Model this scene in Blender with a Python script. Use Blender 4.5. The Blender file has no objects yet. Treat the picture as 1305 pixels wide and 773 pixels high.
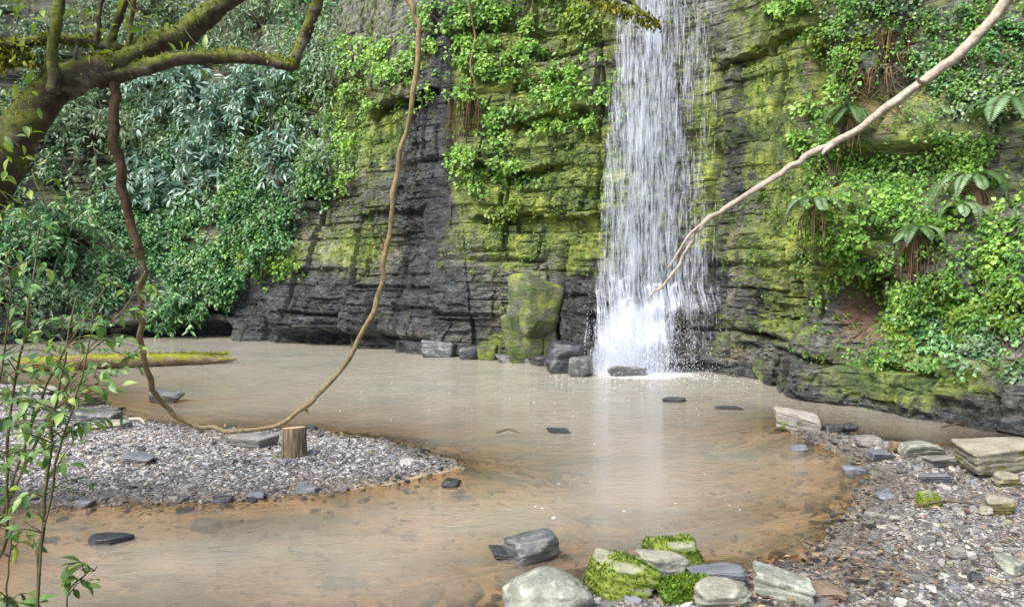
import bpy, math, random
import numpy as np

rng = np.random.default_rng(11)
random.seed(5)
S = bpy.context.scene
COL = S.collection
R = math.radians

# ------------------------------------------------------------------ camera
CAMZ, F, CX, CY = 1.7, 1000.0, 652.5, 386.5
TH = math.atan(41.5 / F)
cam = bpy.data.objects.new('camera', bpy.data.cameras.new('camera'))
COL.objects.link(cam)
cam.location = (0, 0, CAMZ)
cam.rotation_euler = (math.pi / 2 - TH, 0, 0)
cam.data.sensor_width = 36
cam.data.lens = 36 * F / 1305
cam.data.clip_end = 500
S.camera = cam


def ray(px, py):
    a, b = (px - CX) / F, (CY - py) / F
    return np.array([a, math.cos(TH) + b * math.sin(TH), b * math.cos(TH) - math.sin(TH)])


def at(px, py, Y):
    d = ray(px, py)
    return np.array([0, 0, CAMZ]) + d * (Y / d[1])


def G(px, py, z=0.0):
    d = ray(px, py)
    return np.array([0, 0, CAMZ]) + d * ((z - CAMZ) / d[2])


def project(P):
    x, y, z = P[..., 0], P[..., 1], P[..., 2] - CAMZ
    c, s = math.cos(TH), math.sin(TH)
    dep = y * c - z * s
    up = y * s + z * c
    dep = np.where(dep < 0.1, 0.1, dep)
    return CX + F * x / dep, CY - F * up / dep


# ------------------------------------------------------------------ noise
def h2(ix, iy, seed=0):
    ix = np.asarray(ix).astype(np.int64); iy = np.asarray(iy).astype(np.int64)
    h = (ix * 374761393 + iy * 668265263 + seed * 974634777) & 0xFFFFFFFF
    h = ((h ^ (h >> 13)) * 1274126177) & 0xFFFFFFFF
    h = ((h ^ (h >> 16)) * 2246822519) & 0xFFFFFFFF
    h = h ^ (h >> 15)
    return (h & 0xFFFFFF) / float(0xFFFFFF)


def vn(x, y, seed=0):
    ix, iy = np.floor(x), np.floor(y)
    fx, fy = x - ix, y - iy
    fx = fx * fx * (3 - 2 * fx); fy = fy * fy * (3 - 2 * fy)
    a = h2(ix, iy, seed); b = h2(ix + 1, iy, seed)
    c = h2(ix, iy + 1, seed); d = h2(ix + 1, iy + 1, seed)
    return (a + (b - a) * fx) * (1 - fy) + (c + (d - c) * fx) * fy - 0.5


def fbm(x, y, seed=0, o=4):
    t, a = 0, 1.0
    for k in range(o):
        t = t + a * vn(x * 2 ** k + 17.3 * k, y * 2 ** k - 9.1 * k, seed + k)
        a *= 0.5
    return t


def sst(a, b, x):
    t = np.clip((x - a) / (b - a), 0, 1)
    return t * t * (3 - 2 * t)


def nrm(v):
    return v / np.maximum(np.linalg.norm(v, axis=-1, keepdims=True), 1e-9)


# ------------------------------------------------------------------ objects
def build(name, V, faces, mat, parent=None, attrs=None, smooth=True, origin=None, extra=None):
    """V (n,3) world coordinates; faces = list of (m,k) index arrays"""
    V = np.asarray(V, dtype=np.float64)
    org = np.array(parent.location) if parent is not None else (np.array(origin) if origin is not None else np.zeros(3))
    p = parent
    while p is not None and p.parent is not None:
        p = p.parent
        org = org + np.array(p.location)
    me = bpy.data.meshes.new(name)
    me.vertices.add(len(V))
    me.vertices.foreach_set('co', (V - org).astype(np.float32).ravel())
    faces = [np.asarray(f) for f in faces if len(f)]
    nf1 = sum(len(f) for f in faces)
    if extra is not None and extra[0].n:      # thin stalks that belong to the same leafy part
        ac_, mat2 = extra
        me.vertices.add(ac_.n)
        allv = np.concatenate([V] + ac_.V)
        me.vertices.foreach_set('co', (allv - org).astype(np.float32).ravel())
        faces = faces + [np.concatenate(f) + len(V) for f in ac_.F.values()]
        attrs = {k: np.concatenate([np.ravel(a)] + ac_.A) for k, a in attrs.items()}
    li = np.concatenate([f.ravel() for f in faces]).astype(np.int32)
    tot = np.concatenate([np.full(len(f), f.shape[1]) for f in faces]).astype(np.int32)
    st = np.concatenate([[0], np.cumsum(tot)[:-1]]).astype(np.int32)
    me.loops.add(len(li)); me.polygons.add(len(tot))
    me.loops.foreach_set('vertex_index', li)
    me.polygons.foreach_set('loop_start', st)
    me.polygons.foreach_set('loop_total', tot)
    me.polygons.foreach_set('use_smooth', np.full(len(tot), smooth))
    if extra is not None and extra[0].n:
        me.materials.append(mat); me.materials.append(extra[1])
        mi = np.zeros(len(tot), np.int32); mi[nf1:] = 1
        me.polygons.foreach_set('material_index', mi)
    me.update(calc_edges=True)
    me.validate()
    for k, a in (attrs or {}).items():
        at_ = me.attributes.new(k, 'FLOAT', 'POINT')
        at_.data.foreach_set('value', np.asarray(a, dtype=np.float32).ravel())
    if not len(me.materials): me.materials.append(mat)
    o = bpy.data.objects.new(name, me)
    COL.objects.link(o)
    if parent is not None:
        o.parent = parent
    else:
        o.location = org
    return o


def tag(o, label=None, cat=None, group=None, kind=None):
    if label: o['label'] = label
    if cat: o['category'] = cat
    if group: o['group'] = group
    if kind: o['kind'] = kind
    return o


def thing(name, label, cat, loc, group=None):
    o = bpy.data.objects.new(name, None)
    o.empty_display_size = 0.1
    COL.objects.link(o)
    o.location = tuple(float(c) for c in loc)
    return tag(o, label, cat, group)


class Acc:
    def __init__(s):
        s.V, s.F, s.n, s.A = [], {}, 0, []

    def add(s, V, faces, rnd=None):
        V = np.asarray(V)
        for f in faces:
            f = np.asarray(f)
            s.F.setdefault(f.shape[1], []).append(f + s.n)
        s.V.append(V)
        s.A.append(np.full(len(V), rng.random()) if rnd is None else np.broadcast_to(rnd, (len(V),)))
        s.n += len(V)

    def make(s, name, mat, parent=None, smooth=True, origin=None):
        return build(name, np.concatenate(s.V), [np.concatenate(f) for f in s.F.values()], mat, parent,
                     {'rnd': np.concatenate(s.A)}, smooth, origin)


def catmull(pts, per=8):
    P = np.asarray(pts, dtype=float)
    P = np.vstack([2 * P[0] - P[1], P, 2 * P[-1] - P[-2]])
    out = []
    for i in range(1, len(P) - 2):
        t = np.linspace(0, 1, per, endpoint=False)[:, None]
        p0, p1, p2, p3 = P[i - 1], P[i], P[i + 1], P[i + 2]
        out.append(0.5 * (2 * p1 + (p2 - p0) * t + (2 * p0 - 5 * p1 + 4 * p2 - p3) * t ** 2 + (3 * p1 - p0 - 3 * p2 + p3) * t ** 3))
    out.append(P[-2][None])
    return np.vstack(out)


def tube(pts, rad, seg=8, per=6, lump=0.0, seed=0, wig=0.0):
    """tapered round tube; pts (n,3), rad per point"""
    pr = np.column_stack([np.asarray(pts, float), np.asarray(rad, float)])
    C = catmull(pr, per)
    P, r = C[:, :3], np.maximum(C[:, 3], 0.0008)
    n = len(P)
    if wig:
        P = P + wig * np.column_stack([vn(np.arange(n) * .37, np.zeros(n), seed + 3), vn(np.arange(n) * .37, np.ones(n), seed + 4), vn(np.arange(n) * .37, np.ones(n) * 2, seed + 5)])
    T = nrm(np.gradient(P, axis=0))
    a = np.array([0, 0, 1.0]) if abs(T[0][2]) < .9 else np.array([1.0, 0, 0])
    N = np.zeros_like(P)
    v = nrm(np.cross(T[0], a))
    for i in range(n):
        v = nrm(v - T[i] * np.dot(v, T[i]))
        N[i] = v
    B = np.cross(T, N)
    th = np.linspace(0, 2 * np.pi, seg, endpoint=False)
    rr = r[:, None] * np.ones((1, seg))
    if lump:
        L = np.concatenate([[0], np.cumsum(np.linalg.norm(np.diff(P, axis=0), axis=1))])[:, None]
        q = th[None, :]
        rr = rr * (1 + lump * (vn(L * 9 + 2 * np.cos(q), 2 * np.sin(q) + seed, seed) + vn(L * 25 + 4 * np.cos(q), 4 * np.sin(q) + seed, seed + 9)))
    V = P[:, None, :] + rr[:, :, None] * (np.cos(th)[None, :, None] * N[:, None, :] + np.sin(th)[None, :, None] * B[:, None, :])
    V = V.reshape(-1, 3)
    i = np.arange(n - 1)[:, None] * seg; j = np.arange(seg)[None, :]; k = (j + 1) % seg
    Q = np.stack([i + j, i + k, i + seg + k, i + seg + j], -1).reshape(-1, 4)
    caps = [np.arange(seg)[::-1][None, :], (np.arange(seg) + (n - 1) * seg)[None, :]]
    return V, [Q] + caps, P


def leaves(P, D, N, L, W, fold=0.12, droop=0.15):
    """simple folded leaves, 5 verts / 4 tris each"""
    D = nrm(D); N = nrm(N - D * np.sum(N * D, -1, keepdims=True)); Sd = np.cross(D, N)
    L = np.asarray(L)[:, None]; W = np.asarray(W)[:, None]
    m = P + D * L * .45
    l = m + Sd * W * .5 + N * W * fold
    r = m - Sd * W * .5 + N * W * fold
    t = P + D * L - N * L * droop
    n = len(P)
    V = np.stack([P, l, t, r, m], 1).reshape(-1, 3)
    o = np.arange(n)[:, None] * 5
    T = np.concatenate([o + np.array([[0, 4, 1]]), o + np.array([[1, 4, 2]]), o + np.array([[2, 4, 3]]), o + np.array([[3, 4, 0]])])
    return V, [T]


def fine_leaves(P, D, N, L, W, droop=0.3, fold=0.16):
    """larger leaves: 5 stations along a drooping midrib, pointed both ends"""
    D = nrm(D); N = nrm(N - D * np.sum(N * D, -1, keepdims=True)); Sd = np.cross(D, N)
    L = np.asarray(L)[:, None]; W = np.asarray(W)[:, None]
    ts = [0, .14, .32, .52, .72, .88, 1.0]; ws = [.03, .55, .95, 1.0, .72, .34, .0]
    rows = []
    for t, w in zip(ts, ws):
        c = P + D * L * t - N * L * droop * t * t
        rows += [c + Sd * W * .5 * w + N * W * fold * w, c, c - Sd * W * .5 * w + N * W * fold * w]
    V = np.stack(rows, 1).reshape(-1, 3)
    k = len(rows)
    o = np.arange(len(P))[:, None] * k
    q = []
    for i in range(len(ts) - 1):
        a = 3 * i
        q += [[a, a + 1, a + 4, a + 3], [a + 1, a + 2, a + 5, a + 4]]
    Q = (o[:, None, :] + np.array(q)[None, :, :].reshape(1, -1, 4)).reshape(-1, 4)
    return V, [Q], k


# ------------------------------------------------------------------ materials
def srgb(r, g, b):
    f = lambda c: (c / 255 / 12.92) if c / 255 <= .04045 else ((c / 255 + .055) / 1.055) ** 2.4
    return (f(r), f(g), f(b), 1)


class NT:
    def __init__(s, name):
        s.m = bpy.data.materials.new(name)
        s.m.use_nodes = True
        s.t = s.m.node_tree
        s.t.nodes.clear()
        s.out = s.n('ShaderNodeOutputMaterial')

    def n(s, typ, **kw):
        x = s.t.nodes.new(typ)
        for k, v in kw.items():
            if k.startswith('i_'):
                x.inputs[k[2:].replace('_', ' ')].default_value = v
            else:
                setattr(x, k, v)
        return x

    def l(s, a, b):
        s.t.links.new(a, b)

    def attr(s, name):
        return s.n('ShaderNodeAttribute', attribute_name=name).outputs['Fac']

    def coord(s, scale=(1, 1, 1), src='Object'):
        c = s.n('ShaderNodeTexCoord')
        m = s.n('ShaderNodeMapping')
        m.inputs['Scale'].default_value = scale
        s.l(c.outputs[src], m.inputs['Vector'])
        return m.outputs['Vector']

    def noise(s, vec, scale, detail=6, rough=.6, dist=0.0):
        x = s.n('ShaderNodeTexNoise')
        x.inputs['Scale'].default_value = scale
        x.inputs['Detail'].default_value = detail
        x.inputs['Roughness'].default_value = rough
        x.inputs['Distortion'].default_value = dist
        s.l(vec, x.inputs['Vector'])
        return x.outputs['Fac']

    def ramp(s, fac, stops, interp='LINEAR'):
        x = s.n('ShaderNodeValToRGB')
        e = x.color_ramp.elements
        x.color_ramp.interpolation = interp
        while len(e) < len(stops): e.new(0.5)
        for el, (p, c) in zip(e, stops):
            el.position = p
            el.color = c if len(c) == 4 else (*c, 1)
        s.l(fac, x.inputs['Fac'])
        return x.outputs['Color']

    def g(s, fac, a, b):  # grey ramp
        return s.ramp(fac, [(a, (0, 0, 0)), (b, (1, 1, 1))])

    def mix(s, fac, a, b, mode='MIX'):
        x = s.n('ShaderNodeMix', data_type='RGBA', blend_type=mode)
        for sock, v in ((x.inputs[0], fac), (x.inputs[6], a), (x.inputs[7], b)):
            if hasattr(v, 'is_output'): s.l(v, sock)
            elif isinstance(v, (int, float)): sock.default_value = v
            else: sock.default_value = v if len(v) == 4 else (*v, 1)
        return x.outputs[2]

    def math(s, op, a, b=0.0, c=None, clamp=False):
        x = s.n('ShaderNodeMath', operation=op, use_clamp=clamp)
        for i, v in enumerate((a, b) if c is None else (a, b, c)):
            if hasattr(v, 'is_output'): s.l(v, x.inputs[i])
            else: x.inputs[i].default_value = v
        return x.outputs[0]

    def bump(s, h, strength, dist, normal=None):
        b = s.n('ShaderNodeBump')
        b.inputs['Strength'].default_value = strength
        b.inputs['Distance'].default_value = dist
        s.l(h, b.inputs['Height'])
        if normal is not None: s.l(normal, b.inputs['Normal'])
        return b.outputs['Normal']

    def pbr(s, col, rough=.8, normal=None, spec=.5):
        p = s.n('ShaderNodeBsdfPrincipled')
        for sock, v in ((p.inputs['Base Color'], col), (p.inputs['Roughness'], rough), (p.inputs['Specular IOR Level'], spec)):
            if hasattr(v, 'is_output'): s.l(v, sock)
            elif isinstance(v, (int, float)): sock.default_value = v
            else: sock.default_value = v if len(v) == 4 else (*v, 1)
        if normal is not None: s.l(normal, p.inputs['Normal'])
        return p.outputs[0]

    def end(s, sh):
        s.l(sh, s.out.inputs['Surface'])
        return s.m

    def mixsh(s, fac, a, b):
        x = s.n('ShaderNodeMixShader')
        if hasattr(fac, 'is_output'): s.l(fac, x.inputs[0])
        else: x.inputs[0].default_value = fac
        s.l(a, x.inputs[1]); s.l(b, x.inputs[2])
        return x.outputs[0]


def leaf_mat(name, stops, trans=.3, rough=.42, spec=.5):
    m = NT(name)
    c = m.ramp(m.attr('rnd'), stops)
    n = m.noise(m.coord(), 30, 2)
    c = m.mix(m.g(n, .3, .7), m.mix(1, c, (.72, .75, .7), 'MULTIPLY'), c)
    p = m.pbr(c, rough, None, spec)
    tr = m.n('ShaderNodeBsdfTranslucent')
    m.l(m.mix(1, c, (1.5, 1.5, .8), 'MULTIPLY'), tr.inputs['Color'])
    return m.end(m.mixsh(trans, p, tr.outputs[0]))


def bark_mat(name, dark, light, moss=0.0, mossc=((.05, .07, .012), (.22, .22, .03)), scale=18):
    m = NT(name)
    co = m.coord()
    n1 = m.noise(co, scale, 8, .7)
    c = m.ramp(n1, [(.3, dark), (.7, light)])
    nb = m.noise(co, scale * 3.5, 5, .7)
    c = m.mix(m.g(m.noise(co, 5, 4), .55, .68), c, m.mix(.5, light, (.3, .3, .27)))
    if moss:
        ge = m.n('ShaderNodeNewGeometry')
        sx = m.n('ShaderNodeSeparateXYZ'); m.l(ge.outputs['Normal'], sx.inputs[0])
        up = m.math('MULTIPLY_ADD', sx.outputs[2], .45, m.math('MULTIPLY_ADD', m.noise(co, 4, 6, .65), 1.6, -1.0 + moss))
        mc = m.ramp(m.noise(co, 26, 5, .7), [(.3, mossc[0]), (.7, mossc[1])])
        c = m.mix(m.g(up, .1, .4), c, mc)
    bp = m.bump(m.math('ADD', n1, m.math('MULTIPLY', nb, .4)), .9, .02)
    return m.end(m.pbr(c, .85, bp, .25))


def stone_mat(name, dark, light, rough=.75, moss=0.0, mossc=((.03, .06, .008), (.15, .2, .02)), lichen=0.0, wet=0.0, strat=4.0, mtop=0.3):
    m = NT(name)
    co = m.coord()
    n1 = m.noise(co, 6, 9, .68)
    ns = m.noise(m.coord((1, 1, strat)), 7, 7, .65, .4)
    c = m.ramp(m.math('MULTIPLY_ADD', ns, .5, m.math('MULTIPLY', n1, .5)), [(.36, dark), (.62, light)])
    v = m.noise(co, 60, 4, .7)
    c = m.mix(m.g(v, .25, .75), m.mix(1, c, (.55, .55, .55), 'MULTIPLY'), m.mix(1, c, (1.25, 1.25, 1.25), 'MULTIPLY'))
    if lichen:
        c = m.mix(m.math('MULTIPLY', m.g(m.noise(co, 13, 5, .6), .56, .62), lichen), c, (.45, .46, .38))
    r = rough
    if moss == 'attr':
        k = m.g(m.math('MULTIPLY_ADD', v, .5, m.attr('mossk')), .55, .8)
        c = m.mix(k, c, m.ramp(m.noise(co, 40, 5, .75), [(.3, mossc[0]), (.68, mossc[1])]))
        r = m.math('MULTIPLY_ADD', k, .95 - rough, rough)
    elif moss:
        ge = m.n('ShaderNodeNewGeometry')
        sx = m.n('ShaderNodeSeparateXYZ'); m.l(ge.outputs['Normal'], sx.inputs[0])
        up = m.math('MULTIPLY_ADD', sx.outputs[2], mtop, m.math('MULTIPLY_ADD', m.noise(co, 5, 6, .6), 2.2, -1.5 + moss))
        mc = m.ramp(m.noise(co, 40, 5, .75), [(.3, mossc[0]), (.68, mossc[1])])
        k = m.g(up, .05, .28)
        c = m.mix(k, c, mc)
        r = m.math('MULTIPLY_ADD', k, .95 - rough, rough)
    h = m.math('ADD', m.math('MULTIPLY', ns, 1.0), m.math('MULTIPLY', v, .25))
    bp = m.bump(h, .8, .02)
    return m.end(m.pbr(c, r, bp, .5))


# ------------------------------------------------------------------ cliff
PLAN = np.array([(-15, -4), (-15.2, 4), (-14.8, 10), (-14, 14.5), (-12.2, 18.2), (-9, 19.9), (-7, 19.3), (-5.2, 18.3), (-3.5, 17.2), (-1.75, 15.8),
                 (-.3, 15.4), (.7, 14.9), (1.3, 14.1), (2.2, 13.75), (3.15, 13.5), (3.6, 12.5), (3.95, 11.7), (4.5, 10.95), (5.1, 10.2), (5.9, 8.9), (6.7, 7.2), (7.5, 4), (8, 0), (8.2, -5)], float)
LEAN = np.array([.5, .5, .55, .6, .6, .5, .42, .3, .16, .1, .06, .05, .04, .03, .03, .06, .1, .22, .34, .36, .34, .3, .3, .3])
cp = catmull(np.column_stack([PLAN, LEAN]), 40)
cs = np.concatenate([[0], np.cumsum(np.linalg.norm(np.diff(cp[:, :2], axis=0), axis=1))])
SL = cs[-1]


def s_at_x(x, lo=5):  # arc length where the wall foot stands at x (right part is monotone in x)
    i0 = int(lo * 40)
    return np.interp(x, cp[i0:, 0], cs[i0:])


sv0, sv1 = s_at_x(-11.9, 4), s_at_x(6.6)
s_ax = np.concatenate([np.arange(0, sv0, .25), np.arange(sv0, s_at_x(-7), .045), np.arange(s_at_x(-7), sv1, .025), np.arange(sv1, SL, .25), [SL]])
v_ax = np.concatenate([np.arange(-.6, 7.2, .025), np.arange(7.2, 9.5, .08), np.arange(9.5, 14.01, .3)])


def plan(s):
    x = np.interp(s, cs, cp[:, 0]); y = np.interp(s, cs, cp[:, 1])
    e = .25
    tx = np.interp(s + e, cs, cp[:, 0]) - np.interp(s - e, cs, cp[:, 0])
    ty = np.interp(s + e, cs, cp[:, 1]) - np.interp(s - e, cs, cp[:, 1])
    l = np.hypot(tx, ty)
    return x, y, ty / l, -tx / l, np.interp(s, cs, cp[:, 2])


def s_px(px, Y0=12):   # arc length of the wall foot seen at picture column px
    fx, fy = cp[:, 0], cp[:, 1]
    p = CX + F * fx / np.maximum(fy, .1)
    i0 = 4 * 40; i1 = 19 * 40
    return np.interp(px, p[i0:i1], cs[i0:i1])


SF = s_at_x(2.4)


def wall_out(s, v):
    """outward relief of the rock face"""
    left = sst(s_px(470), s_px(330), s)            # 1 on the overgrown slope
    right = sst(s_px(1030), s_px(1090), s)
    d = (.22 + .6 * left + .5 * right) * fbm(s / 3.1, v / 2.6, 3, 4)
    vw = v + .16 * fbm(s / 2.2, v / 3.5, 21, 3) + .02 * (s - SF)
    rough = .5 + .9 * np.clip(fbm(s / 1.7, v / 1.4, 40, 3) + .35, 0, 1)
    foot = sst(1.6, .3, v) * sst(s_px(540), s_px(420), s) + sst(2.6, .8, v) * sst(s_px(925), s_px(960), s)
    rough = rough + .5 * foot
    smooth = np.exp(-((s - s_px(560)) / .5) ** 2) * sst(.9, 1.6, v)
    rough = rough * (1 - .6 * smooth)
    for t, a, w, sd in ((1.25, .26, 2.0, 1), (.46, .15, 1.1, 2), (.17, .07, .6, 3), (.07, .03, .28, 4)):
        col = np.floor(s / (w * 1.3) + .35 * vn(vw / t * .3, vw * 0, 45 + sd) + 7.7 * sd)
        q = vw / t + 1.3 * h2(col, col * 0, 46 + sd) + .9 * vn(vw / t * .6, vw * 0 + sd, 50 + sd)
        idx = np.floor(q)
        c = s / w + 13 * h2(idx, col, 60 + sd) + .45 * vn(s / w * 1.7, v / t * .5, 70 + sd)
        cell = np.floor(c)
        val = h2(idx + 31 * col, cell, 80 + sd) - .5
        fq = q - idx; fc = c - cell
        groove = np.minimum(sst(0, .12, fq), sst(0, .05, fc) * .6 + .4)
        d = d + rough * a * (val - .42 * (1 - groove))
    d = d + .022 * rough * fbm(s * 9, v * 20, 91, 3)
    for pxc, wd_, lo_, hi_, dp_ in ((968, .05, 3.2, 4.6, .3), (902, .06, 1.6, 3.6, .3), (712, .07, .4, 2.0, .35), (640, .03, 2.2, 3.2, .2), (500, .04, .5, 2.4, .2), (760, .04, 2.5, 6, .15), (930, .03, 0, 3, .15)):
        d = d - dp_ * np.exp(-((s - s_px(pxc) - .12 * vn(v * 1.7, v * 0, 9) - .04 * vn(v * 9, v * 0, 19)) / wd_) ** 2) * sst(lo_ - .3, lo_, v) * sst(hi_ + .3, hi_, v)
    # mossy lip with the hollow below it
    for p0_, p1_, z_, dp_ in ((585, 700, 3.75, .32), (640, 740, 4.6, .25), (440, 540, 5.3, .4), (430, 530, 3.0, .15), (900, 1000, 5.2, .18), (600, 780, 2.75, .16)):
        zz_ = z_ + .25 * vn(s / .5, s * 0, int(p0_)) + .1 * vn(s / .12, s * 0, int(p0_))
        d = d + dp_ * sst(s_px(p0_ - 12), s_px(p0_ + 12), s) * sst(s_px(p1_ + 12), s_px(p1_ - 12), s) * (sst(zz_ - .02, zz_ + .02, v) * sst(zz_ + .9, zz_ + .1, v) * .7 - .5 * sst(zz_ - .3, zz_ - .03, v) * sst(zz_ + .02, zz_ - .02, v))
    # undercut at the water on the shaded side
    d = d - .55 * sst(.5, .12, v) * sst(s_px(560), s_px(500), s) * np.clip(.6 + 1.6 * fbm(s / .9, v * 0, 15, 3), 0, 1.4)
    # ledge that the fall breaks on
    d = d + .34 * sst(1.35, 1.02, v + .5 * vn(s * 2.2, v * 0, 33) + .2 * vn(s * 9, v * 4, 35)) * np.exp(-((s - SF) / .85) ** 4)
    d = d + .22 * sst(.7, .4, v + .5 * vn(s * 2.6, v * 0, 34) + .25 * vn(s * 8, v * 5, 36)) * np.exp(-((s - SF) / .7) ** 4)
    # wet gutter and the corner block beside the upper slope
    d = d - .16 * np.exp(-((s - s_px(567) - .05 * vn(v, v * 0, 5)) / .12) ** 2) * sst(3, 4, v)
    k = sst(s_px(1030), s_px(1038), s + .1 * vn(v * 2, v * 0, 8))
    d = d + .6 * k * sst(3.1, 3.5, v) * sst(s_px(1230), s_px(1150), s)
    d = d - .6 * np.exp(-((s - s_px(1030)) / .15) ** 2) * sst(2.9, 3.4, v)
    # shelf with soil and greenery under it on the near side
    d = d + .75 * sst(s_px(1000), s_px(1080), s) * sst(3.3, 2.5, v + .5 * vn(s / 1.2, v * 0, 71)) 
    d = d - .95 * np.exp(-((s - s_px(1112)) / .4) ** 2 - ((v - 1.3) / .45) ** 2) + .35 * np.exp(-((s - s_px(1075)) / .45) ** 2 - ((v - 2.35) / .5) ** 2)
    d = d + .3 * sst(s_px(960), s_px(1010), s) * sst(1.0, .5, v + .4 * vn(s / .8, v * 0, 72))
    return d


ss, vv = np.meshgrid(s_ax, v_ax)
bx, by, ox, oy, ln = plan(ss)
dd = wall_out(ss, vv)
off = dd - ln * np.maximum(vv, 0) * (1 + .0 * vv)
CP = np.stack([bx + ox * off, by + oy * off, vv], -1)
ns_, nv_ = len(s_ax), len(v_ax)
cpx, cpy = project(CP)


def blob(px, py, lst, sharp=1.0):
    m = np.zeros_like(px)
    for (cx, cy, rx, ry, w) in lst:
        m = np.maximum(m, w * np.exp(-(((px - cx) / rx) ** 2 + ((py - cy) / ry) ** 2) ** sharp))
    return m


MOSS = [(690, 215, 85, 60, 1.), (655, 295, 45, 55, .8), (700, 130, 60, 45, .7), (480, 165, 50, 40, .85), (440, 130, 40, 30, .7), (985, 120, 45, 110, .6), (1000, 260, 40, 50, .6),
        (1000, 30, 50, 40, .7), (765, 240, 40, 70, .75), (340, 330, 50, 25, .8), (620, 90, 60, 80, .7), (1050, 340, 70, 45, .8), (1000, 400, 50, 40, .7), (1075, 285, 50, 50, 1.2), (670, 215, 110, 110, .8),
        (675, 410, 40, 70, .6), (640, 440, 40, 20, .7), (1052, 150, 18, 110, .8), (735, 320, 30, 40, .7), (460, 320, 40, 40, .5), (930, 430, 30, 40, .5), (1110, 470, 90, 30, .6),
        (1160, 480, 130, 40, .9), (1000, 330, 60, 60, .7), (900, 190, 20, 120, .5), (720, 30, 60, 40, .6), (600, 250, 40, 30, .5), (1150, 180, 120, 60, .3), (560, 300, 50, 40, .4)]
RUST = [(595, 165, 40, 45, .8), (700, 60, 60, 20, .6), (690, 150, 60, 22, .7), (1105, 400, 55, 60, .9), (1040, 70, 16, 110, 1.1), (1120, 150, 60, 50, .8), (690, 266, 50, 12, .8), (930, 300, 30, 20, .6), (1090, 430, 70, 20, .6), (1140, 190, 80, 30, .7), (720, 180, 40, 15, .7)]
WET = [(540, 230, 44, 140, 1.3), (564, 50, 16, 150, 1.4), (540, 380, 80, 60, 1.1), (905, 360, 25, 110, 1.), (945, 200, 26, 75, 1.2), (915, 130, 14, 100, .8), (480, 280, 60, 70, .7), (740, 380, 40, 90, 1.1), (830, 250, 75, 260, .9), (390, 395, 130, 60, 1.2), (985, 390, 60, 50, .9), (650, 440, 90, 30, .8), (1000, 470, 80, 40, .6), (1200, 500, 120, 25, .8)]
moss = .2 + 1.15 * blob(cpx, cpy, MOSS) + .35 * sst(1.2, 2.2, vv) + .05 * sst(s_px(930), s_px(1000), ss)
wet = blob(cpx, cpy, WET) + 1.0 * sst(.28, .05, vv + .1 * vn(ss * 2, vv, 3))
moss = moss * (1 - .95 * np.clip(wet, 0, 1) * blob(cpx, cpy, [(548, 250, 40, 220, 1), (562, 50, 16, 120, 1), (540, 390, 70, 60, .8), (735, 420, 25, 50, 1)]))
rust = blob(cpx, cpy, RUST)
soil = blob(cpx, cpy, [(120, 170, 240, 240, 1.)], 2.0)
i = np.arange(nv_ - 1)[:, None] * ns_; j = np.arange(ns_ - 1)[None, :]
Q = np.stack([i + j, i + j + 1, i + ns_ + j + 1, i + ns_ + j], -1).reshape(-1, 4)

m = NT('cliff_rock')
co = m.coord()
nA = m.noise(m.coord((1, 1, 2.4)), 1.7, 9, .62, .3)
nS = m.noise(m.coord((1.6, 1.6, 6)), 3.4, 9, .7, .25)
nF = m.noise(m.coord((1, 1, 2.6)), 21, 7, .74)
c = m.ramp(m.math('MULTIPLY_ADD', nS, .45, m.math('MULTIPLY_ADD', nF, .2, m.math('MULTIPLY', nA, .35))),
           [(.40, (.014, .015, .015)), (.46, (.062, .064, .06)), (.52, (.17, .172, .155)), (.58, (.29, .29, .26)), (.65, (.48, .48, .45))])
c = m.mix(m.math('MULTIPLY', m.g(m.noise(co, 2.3, 5, .6), .5, .62), .4), c, m.mix(1, c, (1.35, 1.05, .72), 'MULTIPLY'))
c = m.mix(m.g(nF, .32, .68), m.mix(1, c, (.45, .45, .45), 'MULTIPLY'), m.mix(1, c, (1.5, 1.5, 1.48), 'MULTIPLY'))
rf = m.g(m.math('MULTIPLY_ADD', nS, 1.2, m.math('ADD', m.attr('rust'), -.9)), .15, .5)
c = m.mix(m.math('MULTIPLY', rf, .8), c, m.ramp(nF, [(.35, (.10, .055, .03)), (.65, (.36, .24, .15))]))
c = m.mix(m.math('MULTIPLY', m.attr('soil'), .75), c, m.ramp(nF, [(.35, (.015, .013, .008)), (.65, (.07, .065, .04))]))
wetf = m.g(m.math('MULTIPLY_ADD', nA, .7, m.math('ADD', m.attr('wet'), -.5)), .1, .6)
c = m.mix(m.math('MULTIPLY', wetf, .85), c, m.mix(1, c, (.27, .32, .41), 'MULTIPLY'))
mf = m.math('MULTIPLY_ADD', m.noise(m.coord((1, 1, 1.6)), 3.2, 8, .68, .4), 2.0, m.math('ADD', m.attr('moss'), -1.55))
mf = m.math('ADD', mf, m.math('MULTIPLY_ADD', nF, .9, -.3))
mk = m.g(mf, .1, .62)
mc = m.ramp(m.math('MULTIPLY_ADD', m.noise(co, 2.2, 5, .65), .62, m.math('MULTIPLY', m.noise(co, 28, 6, .8), .38)),
            [(.37, (.018, .038, .01)), (.45, (.075, .125, .025)), (.53, (.21, .275, .05)), (.60, (.40, .46, .075)), (.67, (.56, .56, .12))])
c = m.mix(m.math('MULTIPLY', mk, .88), c, mc)
rg = m.math('MULTIPLY_ADD', wetf, -.53, .75)
rg = m.math('MAXIMUM', rg, m.math('MULTIPLY', mk, .9))
hgt = m.math('ADD', nS, m.math('MULTIPLY', nF, .7))
bp = m.bump(hgt, 1.0, .07)
M_CLIFF = m.end(m.pbr(c, rg, bp, .5))
cliff = build('cliff', CP.reshape(-1, 3), [Q], M_CLIFF, attrs={'moss': moss, 'wet': wet, 'rust': rust, 'soil': soil}, smooth=False)
tag(cliff, 'tall layered rock cliff streaked with moss around the pool', 'cliff', kind='structure')
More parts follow.
